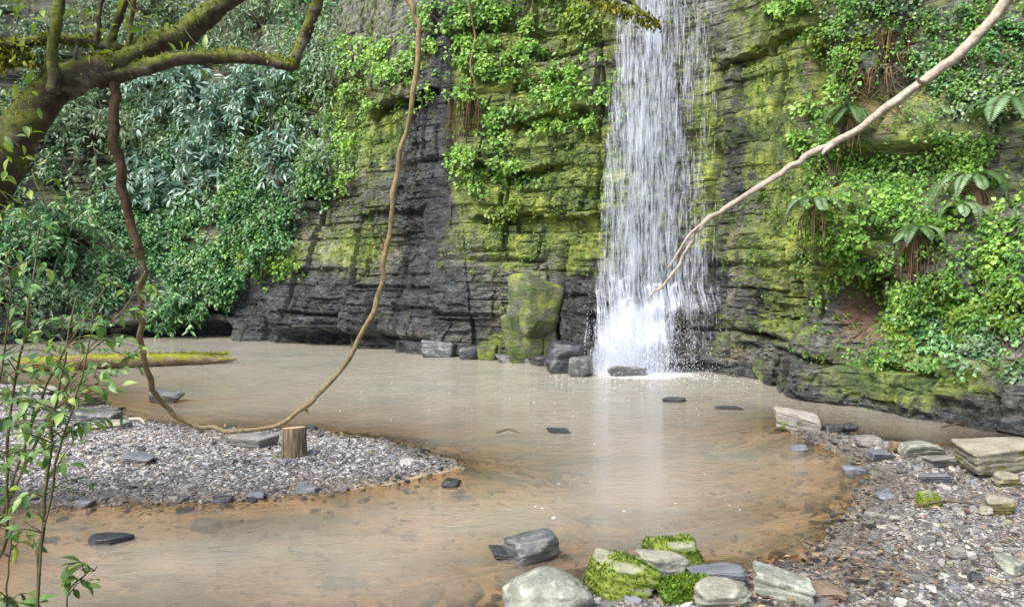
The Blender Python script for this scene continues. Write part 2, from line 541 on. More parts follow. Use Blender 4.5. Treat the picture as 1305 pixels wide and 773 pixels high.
# wooded ground behind the top of the cliff
tx_, ty_, tox, toy, tln = plan(s_ax)
topo = CP[-1]
back = np.stack([topo[:, 0] - tox * 14, topo[:, 1] - toy * 14, np.full(ns_, 17.)], -1)
V = np.concatenate([topo - [0, 0, .03], back])
jj = np.arange(ns_ - 1)
Qb = np.stack([jj, jj + 1, jj + ns_ + 1, jj + ns_], -1)

# ------------------------------------------------------------------ ground and water
def poly(px):
    return np.array([G(a, b)[:2] for a, b in px])


BAR = poly([(60, 650), (150, 646), (260, 641), (350, 634), (430, 624), (510, 612), (560, 603), (592, 596), (572, 585), (535, 572), (485, 560), (430, 552), (385, 547), (320, 546), (260, 543), (205, 540),
            (172, 533), (140, 515), (100, 500), (40, 490), (-200, 480)])
BAR = np.vstack([BAR, [(-9.5, 11.5), (-13, 11), (-16, 4), (-16, -8), (-3.2, -8), (-2.9, 3.3), (-3.2, 4.2), (-3.6, 5.2), (-3.6, 5.7)]])
BANK = poly([(655, 778), (720, 750), (775, 738), (850, 722), (905, 724), (960, 726), (1020, 716), (1055, 690), (1068, 655), (1096, 625), (1100, 605), (1078, 585), (1045, 567), (1005, 550), (1010, 540),
             (1050, 545), (1100, 556), (1150, 566), (1205, 574), (1250, 567), (1300, 560), (1330, 556)])
BANK = np.vstack([BANK, [(7.5, 8), (9, 4), (9, -8), (-3.2, -8), (-3.0, 2.9), (-1.6, 3.35), (-.6, 3.5)]])


def sdf(P, X, Y):
    d = np.full(X.shape, 1e9); ins = np.zeros(X.shape, bool)
    n = len(P)
    for a in range(n):
        (x0, y0), (x1, y1) = P[a], P[(a + 1) % n]
        ex, ey = x1 - x0, y1 - y0
        t = np.clip(((X - x0) * ex + (Y - y0) * ey) / (ex * ex + ey * ey + 1e-12), 0, 1)
        d = np.minimum(d, np.hypot(X - x0 - t * ex, Y - y0 - t * ey))
        c = ((y0 > Y) != (y1 > Y)) & (X < ex * (Y - y0) / (ey if abs(ey) > 1e-12 else 1e-12) + x0)
        ins ^= c
    return np.where(ins, d, -d)


def shore(X, Y):
    cut = -.55 * np.exp(-((X - 5.2) / 1.1) ** 2 - ((Y - 9.15 + .45 * (X - 5.2)) / .5) ** 2)
    return cut + np.maximum(sdf(BAR, X, Y), sdf(BANK, X, Y)) + .12 * fbm(X / .5, Y / .5, 5, 3)


def Hd(X, Y):
    X = np.asarray(X, float); Y = np.asarray(Y, float)
    d = shore(X, Y)
    h = np.where(d > 0, .075 * (1 - np.exp(-np.maximum(d, 0) / .6)), -.45 * (1 - np.exp(np.minimum(d, 0) / 1.5)) + .035 * np.minimum(d, 0) / 2)
    h = h + .07 * np.maximum(0, X - 3.3) * (d > 0) * np.clip(d, 0, 1) + .05 * fbm(X / .7, Y / .7, 12, 4) * np.clip(.35 + d, .2, 1)
    return h, d


def H(x, y):
    return float(Hd(np.array([x]), np.array([y]))[0][0])


gx = np.concatenate([np.arange(-70, -10, 3.), np.arange(-10, 7, .06), np.arange(7, 70, 3.)])
gy = np.concatenate([np.arange(-70, 2, 3.), np.arange(2, 9.5, .045), np.arange(9.5, 20.5, .12), np.arange(20.5, 90, 3.)])
X, Y = np.meshgrid(gx, gy)
hh, dsh = Hd(X, Y)
nx, ny = len(gx), len(gy)
i = np.arange(ny - 1)[:, None] * nx; j = np.arange(nx - 1)[None, :]
QG = np.stack([i + j, i + j + 1, i + nx + j + 1, i + nx + j], -1).reshape(-1, 4)
m = NT('silt_and_grit')
co = m.coord()
n1 = m.noise(co, 2.2, 7, .62); n2 = m.noise(co, 55, 5, .7); n3 = m.noise(m.coord((1, 1.6, 1)), 9, 6, .65, .5)
c = m.ramp(n1, [(.35, (.25, .175, .10)), (.55, (.40, .295, .185)), (.7, (.46, .37, .26))])
c = m.mix(m.g(n3, .54, .7), c, (.12, .09, .055))
c = m.mix(m.math('MULTIPLY', m.g(m.noise(m.coord((.6, 1.4, 1)), 1.3, 5, .6, .8), .5, .58), .85), c, (.10, .12, .09))
grit = m.ramp(n2, [(.3, (.03, .028, .026)), (.5, (.09, .083, .076)), (.7, (.20, .185, .17))])
c = m.mix(m.g(m.attr('dry'), .49, .72), c, m.mix(m.g(n1, .5, .7), grit, m.mix(.5, grit, (.22, .15, .10))))
bp = m.bump(m.math('ADD', n2, n3), .6, .02)
M_SILT = m.end(m.pbr(c, .8, bp, .3))
ground = build('ground', np.stack([X, Y, hh], -1).reshape(-1, 3), [QG], M_SILT, attrs={'dry': .5 + dsh * 1.6})
tag(ground, kind='structure')

wxa = np.concatenate([np.arange(-16, -10, .5), np.arange(-10, 7, .08), np.arange(7, 9, .5)])
wya = np.concatenate([np.arange(2.0, 21.5, .08)])
WX, WY = np.meshgrid(wxa, wya)
wh, wd = Hd(WX, WY)
wdep = np.clip(-wh, 0, 2)
fx, fy, _, _, _ = plan(np.array([SF]))
fb = np.array([2.2, 13.0])
rr = np.hypot((WX - fb[0]) / 1.25, (WY - fb[1]) / .75)
foam = np.clip(1.25 - rr, 0, 1) * .72 + .34 * np.exp(-((WX - fb[0] + .3) / 2.2) ** 2 - ((WY - 11.7) / 1.5) ** 2)
wpx, wpy = project(np.stack([WX, WY, 0 * WX], -1))
n_x, n_y = len(wxa), len(wya)
i = np.arange(n_y - 1)[:, None] * n_x; j = np.arange(n_x - 1)[None, :]
QW = np.stack([i + j, i + j + 1, i + n_x + j + 1, i + n_x + j], -1).reshape(-1, 4)
rip = .03 * np.exp(-rr / 2.5) * vn(WX * 3, WY * 4.5, 4) + .002 * vn(WX * 4, WY * 7, 6)
m = NT('murky_water')
co = m.coord()
w1 = m.noise(m.coord((1, 2.2, 1)), 5, 4, .55, .4)
w2 = m.noise(m.coord((1, 2.6, 1)), 19, 3, .55, .2)
bp = m.bump(m.math('MULTIPLY_ADD', w2, .5, w1), .4, .04)
dep = m.attr('depth')
op = m.math('SUBTRACT', 1.0, m.math('POWER', 2.718, m.math('MULTIPLY', dep, -3.0)))
op = m.math('MULTIPLY_ADD', m.noise(co, .9, 4, .55), .35, m.math('ADD', op, -.2), clamp=True)
murk = m.mix(m.g(dep, .08, .42), (.44, .36, .27), (.41, .385, .32))
murk = m.mix(m.math('MULTIPLY', m.g(m.noise(m.coord((1, 1.5, 1)), .8, 5, .6), .45, .65), .7), murk, (.345, .36, .305))
dif = m.n('ShaderNodeBsdfDiffuse'); m.l(murk, dif.inputs['Color'])
tra = m.n('ShaderNodeBsdfTransparent'); tra.inputs['Color'].default_value = (.93, .84, .68, 1)
body = m.mixsh(op, tra.outputs[0], dif.outputs[0])
gl = m.n('ShaderNodeBsdfGlossy'); gl.inputs['Roughness'].default_value = .04; m.l(bp, gl.inputs['Normal'])
fr = m.n('ShaderNodeFresnel', i_IOR=1.33); m.l(bp, fr.inputs['Normal'])
sh = m.mixsh(m.math('MULTIPLY', fr.outputs[0], 1.0), body, gl.outputs[0])
fo = m.n('ShaderNodeBsdfDiffuse'); fo.inputs['Color'].default_value = (.82, .83, .85, 1)
fk = m.g(m.math('MULTIPLY_ADD', m.noise(m.coord((1, 2, 1)), 9, 7, .75), 1.1, m.math('ADD', m.attr('foam'), -1.0)), .05, .35)
M_WATER = m.end(m.mixsh(fk, sh, fo.outputs[0]))
water = build('pool_water', np.stack([WX, WY, rip], -1).reshape(-1, 3), [QW], M_WATER, attrs={'depth': wdep, 'foam': foam})
tag(water, kind='structure')

# ------------------------------------------------------------------ waterfall
sheet_mats = []
for k, (sx, thr) in enumerate(((24, .55), (46, .575))):
    m = NT('falling_water')
    u = m.n('ShaderNodeCombineXYZ')
    m.l(m.attr('u'), u.inputs[0]); m.l(m.attr('w'), u.inputs[1]); u.inputs[2].default_value = k * 3.7

    def nz(sc, det, rough=.6):
        mp = m.n('ShaderNodeMapping'); mp.inputs['Scale'].default_value = sc
        m.l(u.outputs[0], mp.inputs['Vector'])
        return m.noise(mp.outputs[0], 1.0, det, rough, .15)
    a = nz((sx, 1.3, 1), 3); b = nz((sx * 2.2, 6.0, 1), 3); e = nz((7, 1.1, 1), 5, .65)
    f = m.math('ADD', m.math('MULTIPLY', a, .36), m.math('ADD', m.math('MULTIPLY', b, .26), m.math('MULTIPLY', e, .38)))
    f = m.math('ADD', f, m.math('MULTIPLY_ADD', m.attr('dens'), .34, -.17))
    f = m.ramp(f, [(thr - .06, (0, 0, 0)), (thr + .10, (1, 1, 1))])
    di = m.n('ShaderNodeBsdfDiffuse'); di.inputs['Color'].default_value = (.77, .84, .98, 1)
    tl = m.n('ShaderNodeBsdfTranslucent'); tl.inputs['Color'].default_value = (.77, .84, .98, 1)
    wsh = m.mixsh(.35, di.outputs[0], tl.outputs[0])
    gls = m.n('ShaderNodeBsdfGlossy'); gls.inputs['Roughness'].default_value = .25
    wsh = m.mixsh(.08, wsh, gls.outputs[0])
    tr = m.n('ShaderNodeBsdfTransparent')
    sheet_mats.append(m.end(m.mixsh(m.math('MULTIPLY', f, .56), tr.outputs[0], wsh)))
m = NT('white_spray')
di = m.n('ShaderNodeBsdfDiffuse'); di.inputs['Color'].default_value = (.82, .85, .9, 1)
tl = m.n('ShaderNodeBsdfTranslucent'); tl.inputs['Color'].default_value = (.82, .85, .9, 1)
M_SPRAY = m.end(m.mixsh(.4, di.outputs[0], tl.outputs[0]))


def fall_edges(z):
    pyz = np.interp(z, [0, 1.2, 3.6, 6.3, 10], [470, 385, 200, 0, -260])
    l = np.interp(pyz, [-260, 0, 200, 300, 385, 470], [792, 789, 773, 766, 762, 752])
    r = np.interp(pyz, [-260, 0, 200, 385, 470], [903, 907, 904, 908, 908])
    return (l - CX) / 1000 * 13.3, (r - CX) / 1000 * 13.3


def fall_off(z):
    return .22 + .36 * sst(1.4, .9, z) + .26 * sst(.75, .35, z)


def fall_dens(t, z):
    d = .58 + .16 * np.exp(-((t - .38) / .26) ** 2) - .08 * sst(.62, .8, t) * sst(.8, 1.6, z) - .3 * sst(.04, .0, t) - .3 * sst(.9, 1., t) + .12 * sst(2.6, 1.6, z) * sst(.5, .8, t)
    zw = z + .5 * vn(t * 5, t * 0, 53)
    d = d + .6 * sst(1.35, 1.05, zw) * np.exp(-((t - .34 + .12 * sst(.9, .2, z)) / .21) ** 2) - .35 * sst(1.2, .7, z) * sst(.55, .75, t)
    return d


def fall_pos(t, z, extra):
    xl, xr = fall_edges(z)
    x = xl + (xr - xl) * t
    s = s_at_x(x)
    bx, by, ox, oy, ln = plan(s)
    ox, oy = -.15, -.99
    zw = z + .55 * vn(t * 4.2, t * 0, 51) + .25 * vn(t * 14, z * 0, 52)
    o = fall_off(zw) + extra - ln * z + .12 * sst(.85, 1.0, t)
    return np.stack([x + ox * o * .3, by + oy * o, z], -1)


wf = thing('waterfall', 'tall white waterfall pouring down the dark cliff into the pool', 'waterfall', (2.35, 13.2, 0))
tt, zz = np.meshgrid(np.linspace(0, 1, 60), np.concatenate([np.linspace(-.03, 1.6, 50), np.linspace(1.65, 10, 110)]))
for k in range(2):
    ex = [.0, .10, .2][k] + .08 * vn(tt * 9, zz * .8, 30 + k) + .02 * vn(tt * 40, zz * 2, 36 + k)
    P = fall_pos(tt, zz, ex)
    a, b = tt.shape
    i = np.arange(a - 1)[:, None] * b; j = np.arange(b - 1)[None, :]
    Qs = np.stack([i + j, i + j + 1, i + b + j + 1, i + b + j], -1).reshape(-1, 4)
    build('water_sheet', P.reshape(-1, 3), [Qs], sheet_mats[k], wf, {'u': P[..., 0], 'w': zz, 'dens': np.clip(fall_dens(tt, zz) - .12 * k, 0, 1.4)})


def spindles(P, D, L, W):
    D = nrm(D)
    a = nrm(np.cross(D, np.array([[.3, 1., .1]]))); b = np.cross(D, a)
    L = L[:, None]; W = W[:, None]
    mid = P
    V = [P + D * L * .5, P - D * L * .5]
    for q in range(3):
        an = q * 2 * math.pi / 3
        V.append(mid + W * .5 * (math.cos(an) * a + math.sin(an) * b))
    V = np.stack(V, 1).reshape(-1, 3)
    o = np.arange(len(P))[:, None] * 5
    T = []
    for q in range(3):
        r_ = (q + 1) % 3
        T += [o + np.array([[0, 2 + q, 2 + r_]]), o + np.array([[1, 2 + r_, 2 + q]])]
    return V, [np.concatenate(T)]


N = 3200
t = rng.random(N); z = rng.random(N) ** .8 * 9.5
keep = rng.random(N) < np.clip(fall_dens(t, z), .05, 1)
t, z = t[keep], z[keep]
P = fall_pos(t, z, rng.normal(.12, .1, len(t)))
D = np.column_stack([rng.normal(0, .015, len(t)), rng.normal(0, .02, len(t)), np.ones(len(t))])
V, Fc = spindles(P, D, rng.uniform(.06, .4, len(t)), rng.uniform(.0025, .007, len(t)))
tag(build('water_strand', V, Fc, M_SPRAY, wf), kind='stuff')
# spray thrown off the ledge and off the pool
N = 3600
t = np.clip(rng.normal(.38, .24, N), -.05, 1.02); z = np.abs(rng.normal(0, .5, N))
P = fall_pos(t, z, rng.normal(.15, .16, N))
ang = rng.normal(0, .5, N)
D = np.column_stack([np.sin(ang), rng.normal(-.3, .3, N), np.cos(ang)])
V, Fc = spindles(P, D, rng.uniform(.01, .06, N), rng.uniform(.004, .012, N))
tag(build('spray', V, Fc, M_SPRAY, wf), kind='stuff')

# ------------------------------------------------------------------ plants on the cliff
CPf = CP.reshape(-1, 3); PXf = cpx.ravel(); PYf = cpy.ravel()
OUTf = np.stack([ox, oy, 0 * ox], -1).reshape(-1, 3)
# vertex area weights so that fine and coarse parts of the mesh are treated alike
ARf = (np.gradient(s_ax)[None, :] * np.gradient(v_ax)[:, None]).ravel()


def pick(w, n):
    c = np.cumsum(w * ARf)
    return np.searchsorted(c, rng.random(n) * c[-1])


def rosettes(C, O, nleaf, rad, L, asp, droop=.5, lift=.3, tint=None):
    K = len(C)
    C = np.repeat(C, nleaf, 0); O = np.repeat(O, nleaf, 0)
    n = len(C)
    g = nrm(rng.normal(size=(n, 3)))
    dr = nrm(g + .8 * O + [0, 0, lift])
    rads = np.repeat(rad * rng.uniform(.6, 1.35, K), nleaf) if np.isscalar(rad) else np.repeat(rad, nleaf)
    P = C + dr * (rads * rng.uniform(.25, 1, n) ** .6)[:, None]
    d = nrm(dr * .6 + rng.normal(size=(n, 3)) * .45 + [0, 0, -droop])
    nn = nrm(O * .75 + [0, 0, .7] + rng.normal(size=(n, 3)) * .38)
    ls = L * rng.uniform(.6, 1.3, n)
    V, T = leaves(P, d, nn, ls, ls * asp)
    tn = np.repeat(rng.random(K), nleaf) * .6 + rng.random(n) * .4
    return V, T, np.repeat(tn, 5)


LM_BRIGHT = leaf_mat('bright_leaf', [(.0, (.16, .10, .045)), (.05, (.12, .09, .03)), (.09, (.035, .10, .018)), (.45, (.14, .31, .05)), (1., (.40, .60, .13))], .3)
LM_FRESH = leaf_mat('yellow_leaf', [(.0, (.05, .10, .015)), (.5, (.15, .25, .03)), (1., (.30, .38, .06))], .35)
LM_DARK = leaf_mat('ivy_leaf', [(.0, (.018, .06, .022)), (.5, (.085, .23, .08)), (1., (.30, .52, .21))], .2, .38)
LM_BLUE = leaf_mat('blue_green_leaf', [(.0, (.035, .09, .06)), (.5, (.16, .29, .22)), (1., (.40, .55, .48))], .2, .36, .7)
LM_GREY = leaf_mat('dull_leaf', [(.0, (.022, .055, .028)), (.5, (.13, .22, .115)), (1., (.42, .52, .33))], .25)
LM_SAP = leaf_mat('sapling_leaf', [(.0, (.05, .12, .045)), (.5, (.16, .30, .09)), (1., (.45, .55, .12))], .4, .4)
LM_DEAD = leaf_mat('dead_frond', [(.0, (.05, .03, .015)), (.5, (.15, .095, .055)), (1., (.30, .22, .14))], .2, .8, .2)
LM_MOSS = leaf_mat('moss_tuft', [(.0, (.05, .06, .008)), (.5, (.20, .21, .025)), (1., (.42, .42, .06))], .3, .8, .1)
LM_FERN = leaf_mat('fern_leaf', [(.0, (.04, .10, .03)), (.5, (.10, .2, .07)), (1., (.24, .36, .2))], .3)
LM_LITTER = leaf_mat('fallen_leaf', [(.0, (.07, .035, .022)), (.5, (.17, .10, .065)), (1., (.38, .29, .18))], .1, .8, .2)
M_STEM = bark_mat('plant_stem', (.05, .035, .02), (.13, .10, .06))
M_GSTEM = bark_mat('green_stem', (.06, .06, .02), (.16, .13, .07))


def on_wall(px, py):
    k = np.argmin((PXf - px) ** 2 + (PYf - py) ** 2 + 1e3 * (PYf > 480))
    return k


def patch(name, label, cat, px, py, rx, ry, n, mat, L=.09, asp=.75, rad=.16, nleaf=14, droop=.5, lump=.1, group=None):
    """leafy plant rooted on the rock: rosettes of leaves on short stems"""
    n = int(n * .78)
    w = np.exp(-(((PXf - px) / (rx * 1.12)) ** 2 + ((PYf - py) / (ry * 1.12)) ** 2) ** 1.6) * (1 - np.exp(-((PXf - 564) / 11) ** 2))
    w[w < .02] = 0
    if w.sum() == 0: return None
    cl = np.clip(.42 + 3.0 * fbm(PXf / 26, PYf / 20, int(px) % 97, 3), 0.02, 1.5)
    idx = pick(w * cl, n)
    k0 = on_wall(px, py + ry * .5)
    root = CPf[k0]
    O = OUTf[idx]
    C = CPf[idx] + O * (.02 + lump * rng.random((n, 1)) * (.4 + cl[idx][:, None]))
    V, T, tn = rosettes(C, O, nleaf, rad, L, asp, droop)
    ac = Acc()
    for q in rng.choice(n, min(n, 26), replace=False):
        a = CPf[idx[q]] - OUTf[idx[q]] * .06; b = C[q] + OUTf[idx[q]] * .05
        md = (a + root) / 2 + OUTf[idx[q]] * .06
        v_, f_, _ = tube([root - OUTf[k0] * .05, root * .5 + a * .5 + OUTf[k0] * .04, b], [.008, .006, .003], 5, 4)
        ac.add(v_, f_)
    o = build('foliage', V, T, mat, None, {'rnd': np.clip(tn * .8 + .2 * np.repeat(np.repeat(cl[idx], nleaf), 5), 0, 1)}, smooth=False, origin=root, extra=(ac, M_STEM))
    o.name = name
    return tag(o, label, cat, group)


B = 'bright green leafy plant '
PATCHES = [
    (470, 62, 48, 34, 150, LM_BRIGHT, 'broad bright green plant on the dark ledge beside the wet gutter'),
    (500, 112, 60, 24, 110, LM_BRIGHT, 'low bright green plant trailing below the broad ledge plant'),
    (420, 130, 38, 42, 110, LM_BRIGHT, 'bright green plant where the bluish shrubs meet bare mossy rock'),
    (432, 205, 34, 42, 90, LM_BRIGHT, 'bright green trailing plant bordering the dark wet rock'),
    (542, 60, 16, 60, 60, LM_BRIGHT, 'narrow column of bright leaves along the wet gutter edge'),
    (585, 35, 30, 50, 120, LM_BRIGHT, 'bright leafy plant behind the brown dangling creeper'),
    (600, 100, 28, 24, 60, LM_BRIGHT, 'small leafy plant at the tip of the dangling creeper'),
    (655, 14, 48, 22, 90, LM_BRIGHT, 'bright leafy plant hanging from the topmost ledge'),
    (715, 20, 40, 26, 70, LM_FRESH, 'yellowish leafy plant on the top ledge near the waterfall'),
    (650, 65, 40, 20, 50, LM_BRIGHT, 'sparse leafy plant on the brown ledge'),
    (735, 100, 34, 28, 90, LM_BRIGHT, 'rounded bright plant clinging to bare rock near the waterfall'),
    (690, 95, 30, 18, 45, LM_BRIGHT, 'small bright plant on the lip of the middle ledge'),
    (722, 145, 46, 20, 70, LM_BRIGHT, 'leafy plant spilling over the middle ledge near the waterfall'),
    (655, 155, 34, 14, 40, LM_BRIGHT, 'thin row of leaves along a brown ledge'),
    (612, 205, 30, 32, 80, LM_BRIGHT, 'loose leafy plant under the mossy overhang'),
    (655, 222, 24, 12, 30, LM_BRIGHT, 'small plant at the end of the mossy overhang'),
    (640, 265, 20, 14, 24, LM_FRESH, 'small yellowish plant below the mossy overhang'),
    (1005, 5, 22, 10, 30, LM_BRIGHT, 'little leafy tuft at the very top between fall and corner crack'),
    (1030, 185, 10, 50, 24, LM_BRIGHT, 'narrow strip of leaves growing down the corner crack'),
    (1075, 58, 36, 20, 60, LM_FRESH, 'yellowish plant on top of the corner block'),
    (1080, 95, 24, 26, 45, LM_BRIGHT, 'leafy plant on the face of the corner block'),
    (1130, 20, 50, 26, 90, LM_GREY, 'dull leafy plant hanging above the dry rootlets'),
    (1060, 225, 28, 36, 90, LM_BRIGHT, 'bright plant at the foot of the corner block'),
    (1115, 235, 56, 24, 130, LM_BRIGHT, 'long bright mat of leaves on the earthy shelf'),
    (1150, 275, 56, 30, 150, LM_BRIGHT, 'dense bright plant covering the bulge below the earthy shelf'),
    (1095, 330, 34, 26, 80, LM_BRIGHT, 'bright plant over the brown hollow'),
    (1215, 215, 46, 26, 90, LM_BRIGHT, 'bright plant above the skirted fern'),
    (1255, 120, 60, 44, 140, LM_GREY, 'dull green bush above the fern under the dead branch'),
    (1205, 75, 40, 36, 80, LM_DARK, 'dark bush behind the dead branch near its thick end'),
    (1280, 40, 44, 40, 80, LM_DARK, 'dark bush at the highest end of the near wall'),
    (1190, 375, 50, 34, 120, LM_BRIGHT, 'bright plant beside the brown hollow above the wet foot'),
    (1255, 385, 52, 36, 130, LM_FRESH, 'yellow green plant low on the near wall'),
    (1290, 320, 40, 50, 110, LM_BRIGHT, 'bright plant below the skirted fern on the near wall'),
    (1210, 430, 60, 26, 90, LM_DARK, 'dark trailing plant over the wet foot of the near wall'),
    (1145, 425, 24, 26, 40, LM_FRESH, 'small yellow plant in the brown hollow'),
    (1285, 450, 40, 30, 70, LM_GREY, 'dull fine leaved plant above the boulders of the near wall'),
    (1050, 300, 24, 30, 40, LM_FRESH, 'mossy yellow cushion plant on the shoulder of rock'),
    (340, 338, 34, 20, 60, LM_BRIGHT, 'bright plant on the rock ledge between ivy and wet stone'),
    (265, 385, 30, 18, 50, LM_DARK, 'dark green plant on the ledge above the pool corner'),
]
for (px, py, rx, ry, n, mt, lab) in PATCHES:
    far = 1.0 if px < 1040 else .8
    patch('cliff_plant', lab, 'plant', px, py, rx, ry, n, mt, L=.085 * far, rad=.12 * far, nleaf=12, asp=.8, lump=.045)

# ivy and undergrowth that cover the overgrown slope as one mass
w = sst(445, 385, PXf + 30 * sst(150, 60, PYf) * 0) * (PYf < 425 + 12 * vn(PXf / 15, PXf * 0, 2)) * (PXf > -160) * (PYf > -160) * (CPf[:, 2] > .25)
w = w * sst(12, -12, PYf - (424 - .82 * np.maximum(PXf - 225, 0)) + 30 * vn(PXf / 18, PYf / 18, 66)) 
w = w * np.clip(.4 + 3.0 * fbm(PXf / 45, PYf / 34, 77, 3), .02, 1.5)
low = sst(190, 260, PYf + 20 * vn(PXf / 40, PYf / 40, 9)) * sst(90, 190, PXf)
idx = pick(w * (.15 + low) * (PYf > 60), 2600)
C = CPf[idx] + OUTf[idx] * (rng.random((len(idx), 1)) * .28 + .02)
V, T, tn = rosettes(C, OUTf[idx], 16, .2, .095, .85, .55)
tag(build('ivy_cover', V, T, LM_DARK, None, {'rnd': tn}, smooth=False), 'dark green ivy mat covering the slope above the pool', 'ivy', kind='stuff')
idx = pick(w * (1 - .85 * low), 3600)
C = CPf[idx] + OUTf[idx] * (rng.random((len(idx), 1)) * .35 + .02)
V, T, tn = rosettes(C, OUTf[idx], 15, .26, .15, .36, .6)
tag(build('undergrowth', V, T, LM_GREY, None, {'rnd': tn}, smooth=False), 'dull green undergrowth of narrow leaves on the shaded slope', 'undergrowth', kind='stuff')


# small sprigs rooted all over the mossy rock
w2 = np.clip(moss.ravel() - .15 + .4 * fbm(PXf / 22, PYf / 16, 31, 3) + .35 * (PXf > 1040), 0, 1) ** 1.5 * (PXf > 400) * (PXf < 1420) * (PYf > -80) * (CPf[:, 2] > .5) * (1 - np.clip(wet.ravel(), 0, 1) * .8)
idx = pick(w2, 2600)
C = CPf[idx] + OUTf[idx] * .02
V, T, tn = rosettes(C, OUTf[idx], 7, .06, .05, .7, .45)
tag(build('moss_sprigs', V, T, LM_FRESH, None, {'rnd': tn * .8}, smooth=False), 'tiny green sprigs sprouting from the mossy rock', 'ground cover', kind='stuff')
w3 = sst(1020, 1060, PXf) * (PXf < 1450) * (PYf > -120) * (PYf < 470) * np.clip(.45 + 2.2 * fbm(PXf / 34, PYf / 26, 57, 3), 0, 1.3) * (1 - blob(PXf, PYf, [(1105, 400, 50, 60, 1), (1070, 285, 34, 44, 1), (1045, 90, 12, 90, 1), (1122, 140, 62, 58, 1)]))
idx = pick(w3, 1250)
C = CPf[idx] + OUTf[idx] * (rng.random((len(idx), 1)) * .15 + .02)
V, T, tn = rosettes(C, OUTf[idx], 12, .11, .055, .7, .5)
tag(build('wall_creepers', V, T, LM_BRIGHT, None, {'rnd': tn * .8}, smooth=False), 'mixed small leaved cover on the near wall', 'ground cover', kind='stuff')


idx = pick(w * sst(140, 330, PXf) * np.clip(.2 + 2.5 * fbm(PXf / 30, PYf / 22, 88, 3), 0, 1.2), 520)
C = CPf[idx] + OUTf[idx] * (rng.random((len(idx), 1)) * .2 + .2)
V, T, tn = rosettes(C, OUTf[idx], 12, .15, .085, .75, .5)
tag(build('bright_creepers', V, T, LM_BRIGHT, None, {'rnd': tn}, smooth=False), 'brighter creeper leaves running through the ivy mat', 'ground cover', kind='stuff')


def shrub(label, px, py, rpx, ntw, mat=LM_BLUE, L=.2, name='cliff_shrub', asp=.27):
    k = on_wall(px, py)
    root = CPf[k] - OUTf[k] * .1
    O = OUTf[k]
    dist = root[1]
    Rr = rpx * dist / 1000
    t = thing(name, label, 'shrub', root)
    ac = Acc(); Ps, Ds, Ns, tn = [], [], [], []
    for q in range(ntw):
        g = nrm(rng.normal(size=3) * [1, .5, .8] + O * .5 + [0, 0, .25])
        ln_ = Rr * rng.uniform(.6, 1.15)
        p0 = root; p1 = root + g * ln_ * .5 + O * .15; p2 = root + g * ln_ + O * .3 - np.array([0, 0, .12 * ln_]); p3 = p2 + (p2 - p1) * .35 - np.array([0, 0, .28 * ln_])
        v_, f_, path = tube([p0, p1, p2, p3], [.014, .009, .006, .003], 5, 5)
        ac.add(v_, f_)
        tnt = rng.random()
        nl = 22
        fr = rng.uniform(.3, 1, nl)
        pp = path[(fr * (len(path) - 1)).astype(int)]
        dirs = nrm(rng.normal(size=(nl, 3)) * .75 + O * .35 + (p3 - p1) * .4 / ln_ + [0, 0, -.55])
        Ps.append(pp + dirs * .02); Ds.append(dirs); Ns.append(nrm(O * .8 + [0, 0, .6] + rng.normal(size=(nl, 3)) * .4)); tn.append(np.clip(tnt * .6 + .4 * rng.random(nl), 0, 1))
    Ps, Ds, Ns, tn = map(np.concatenate, (Ps, Ds, Ns, tn))
    ls = L * rng.uniform(.65, 1.2, len(Ps))
    V, Q_, kk = fine_leaves(Ps, Ds, Ns, ls, ls * asp, .25)
    build('foliage', V, Q_, mat, t, {'rnd': np.repeat(tn, kk)}, extra=(ac, M_STEM))
    v_, f_, _ = tube([root - O * .2 - [0, 0, .15], root + O * .1, root + O * .25 + [0, 0, .15]], [.03, .024, .012], 7, 5, .2)
    ac = Acc(); ac.add(v_, f_); ac.make('stem', M_STEM, t)


SH = [('pale blue-green shrub with drooping leaves under the bent mossy branch', 255, 130, 55, 60, LM_BLUE), ('widest blue-green shrub hanging at the middle of the slope', 310, 160, 60, 70, LM_BLUE),
      ('blue-green shrub just below the tip of the bent branch', 355, 115, 45, 48, LM_BLUE), ('greyish narrow-leaved shrub above the bent branch', 330, 35, 55, 60, LM_GREY),
      ('blue-green shrub low on the slope above the ivy', 270, 215, 50, 44, LM_BLUE), ('soft blue-green shrub beside the bright trailing plant', 375, 200, 38, 40, LM_BLUE),
      ('dull shrub in shade between the tree trunk and dangling stem', 115, 170, 55, 48, LM_GREY), ('blue-green shrub seen through the fork of the tree', 210, 110, 45, 40, LM_BLUE),
      ('dark shrub near the pool corner behind the saplings', 90, 300, 60, 50, LM_DARK), ('grey-green shrub above the thick leaning branch', 190, 20, 55, 48, LM_GREY),
      ('dark shrub under the trunk of the leaning tree', 30, 330, 60, 50, LM_DARK), ('dark shrub above the tip of the bent branch', 410, 20, 42, 44, LM_DARK),
      ('dark drooping shrub overhanging the pool corner', 235, 395, 34, 34, LM_DARK), ('greyish shrub behind the dangling stem', 185, 235, 45, 44, LM_BLUE)]
for (lab, px, py, r_, n_, mt) in SH:
    shrub(lab, px, py, r_, n_, mt, L=.24 if mt is LM_BLUE else .19)


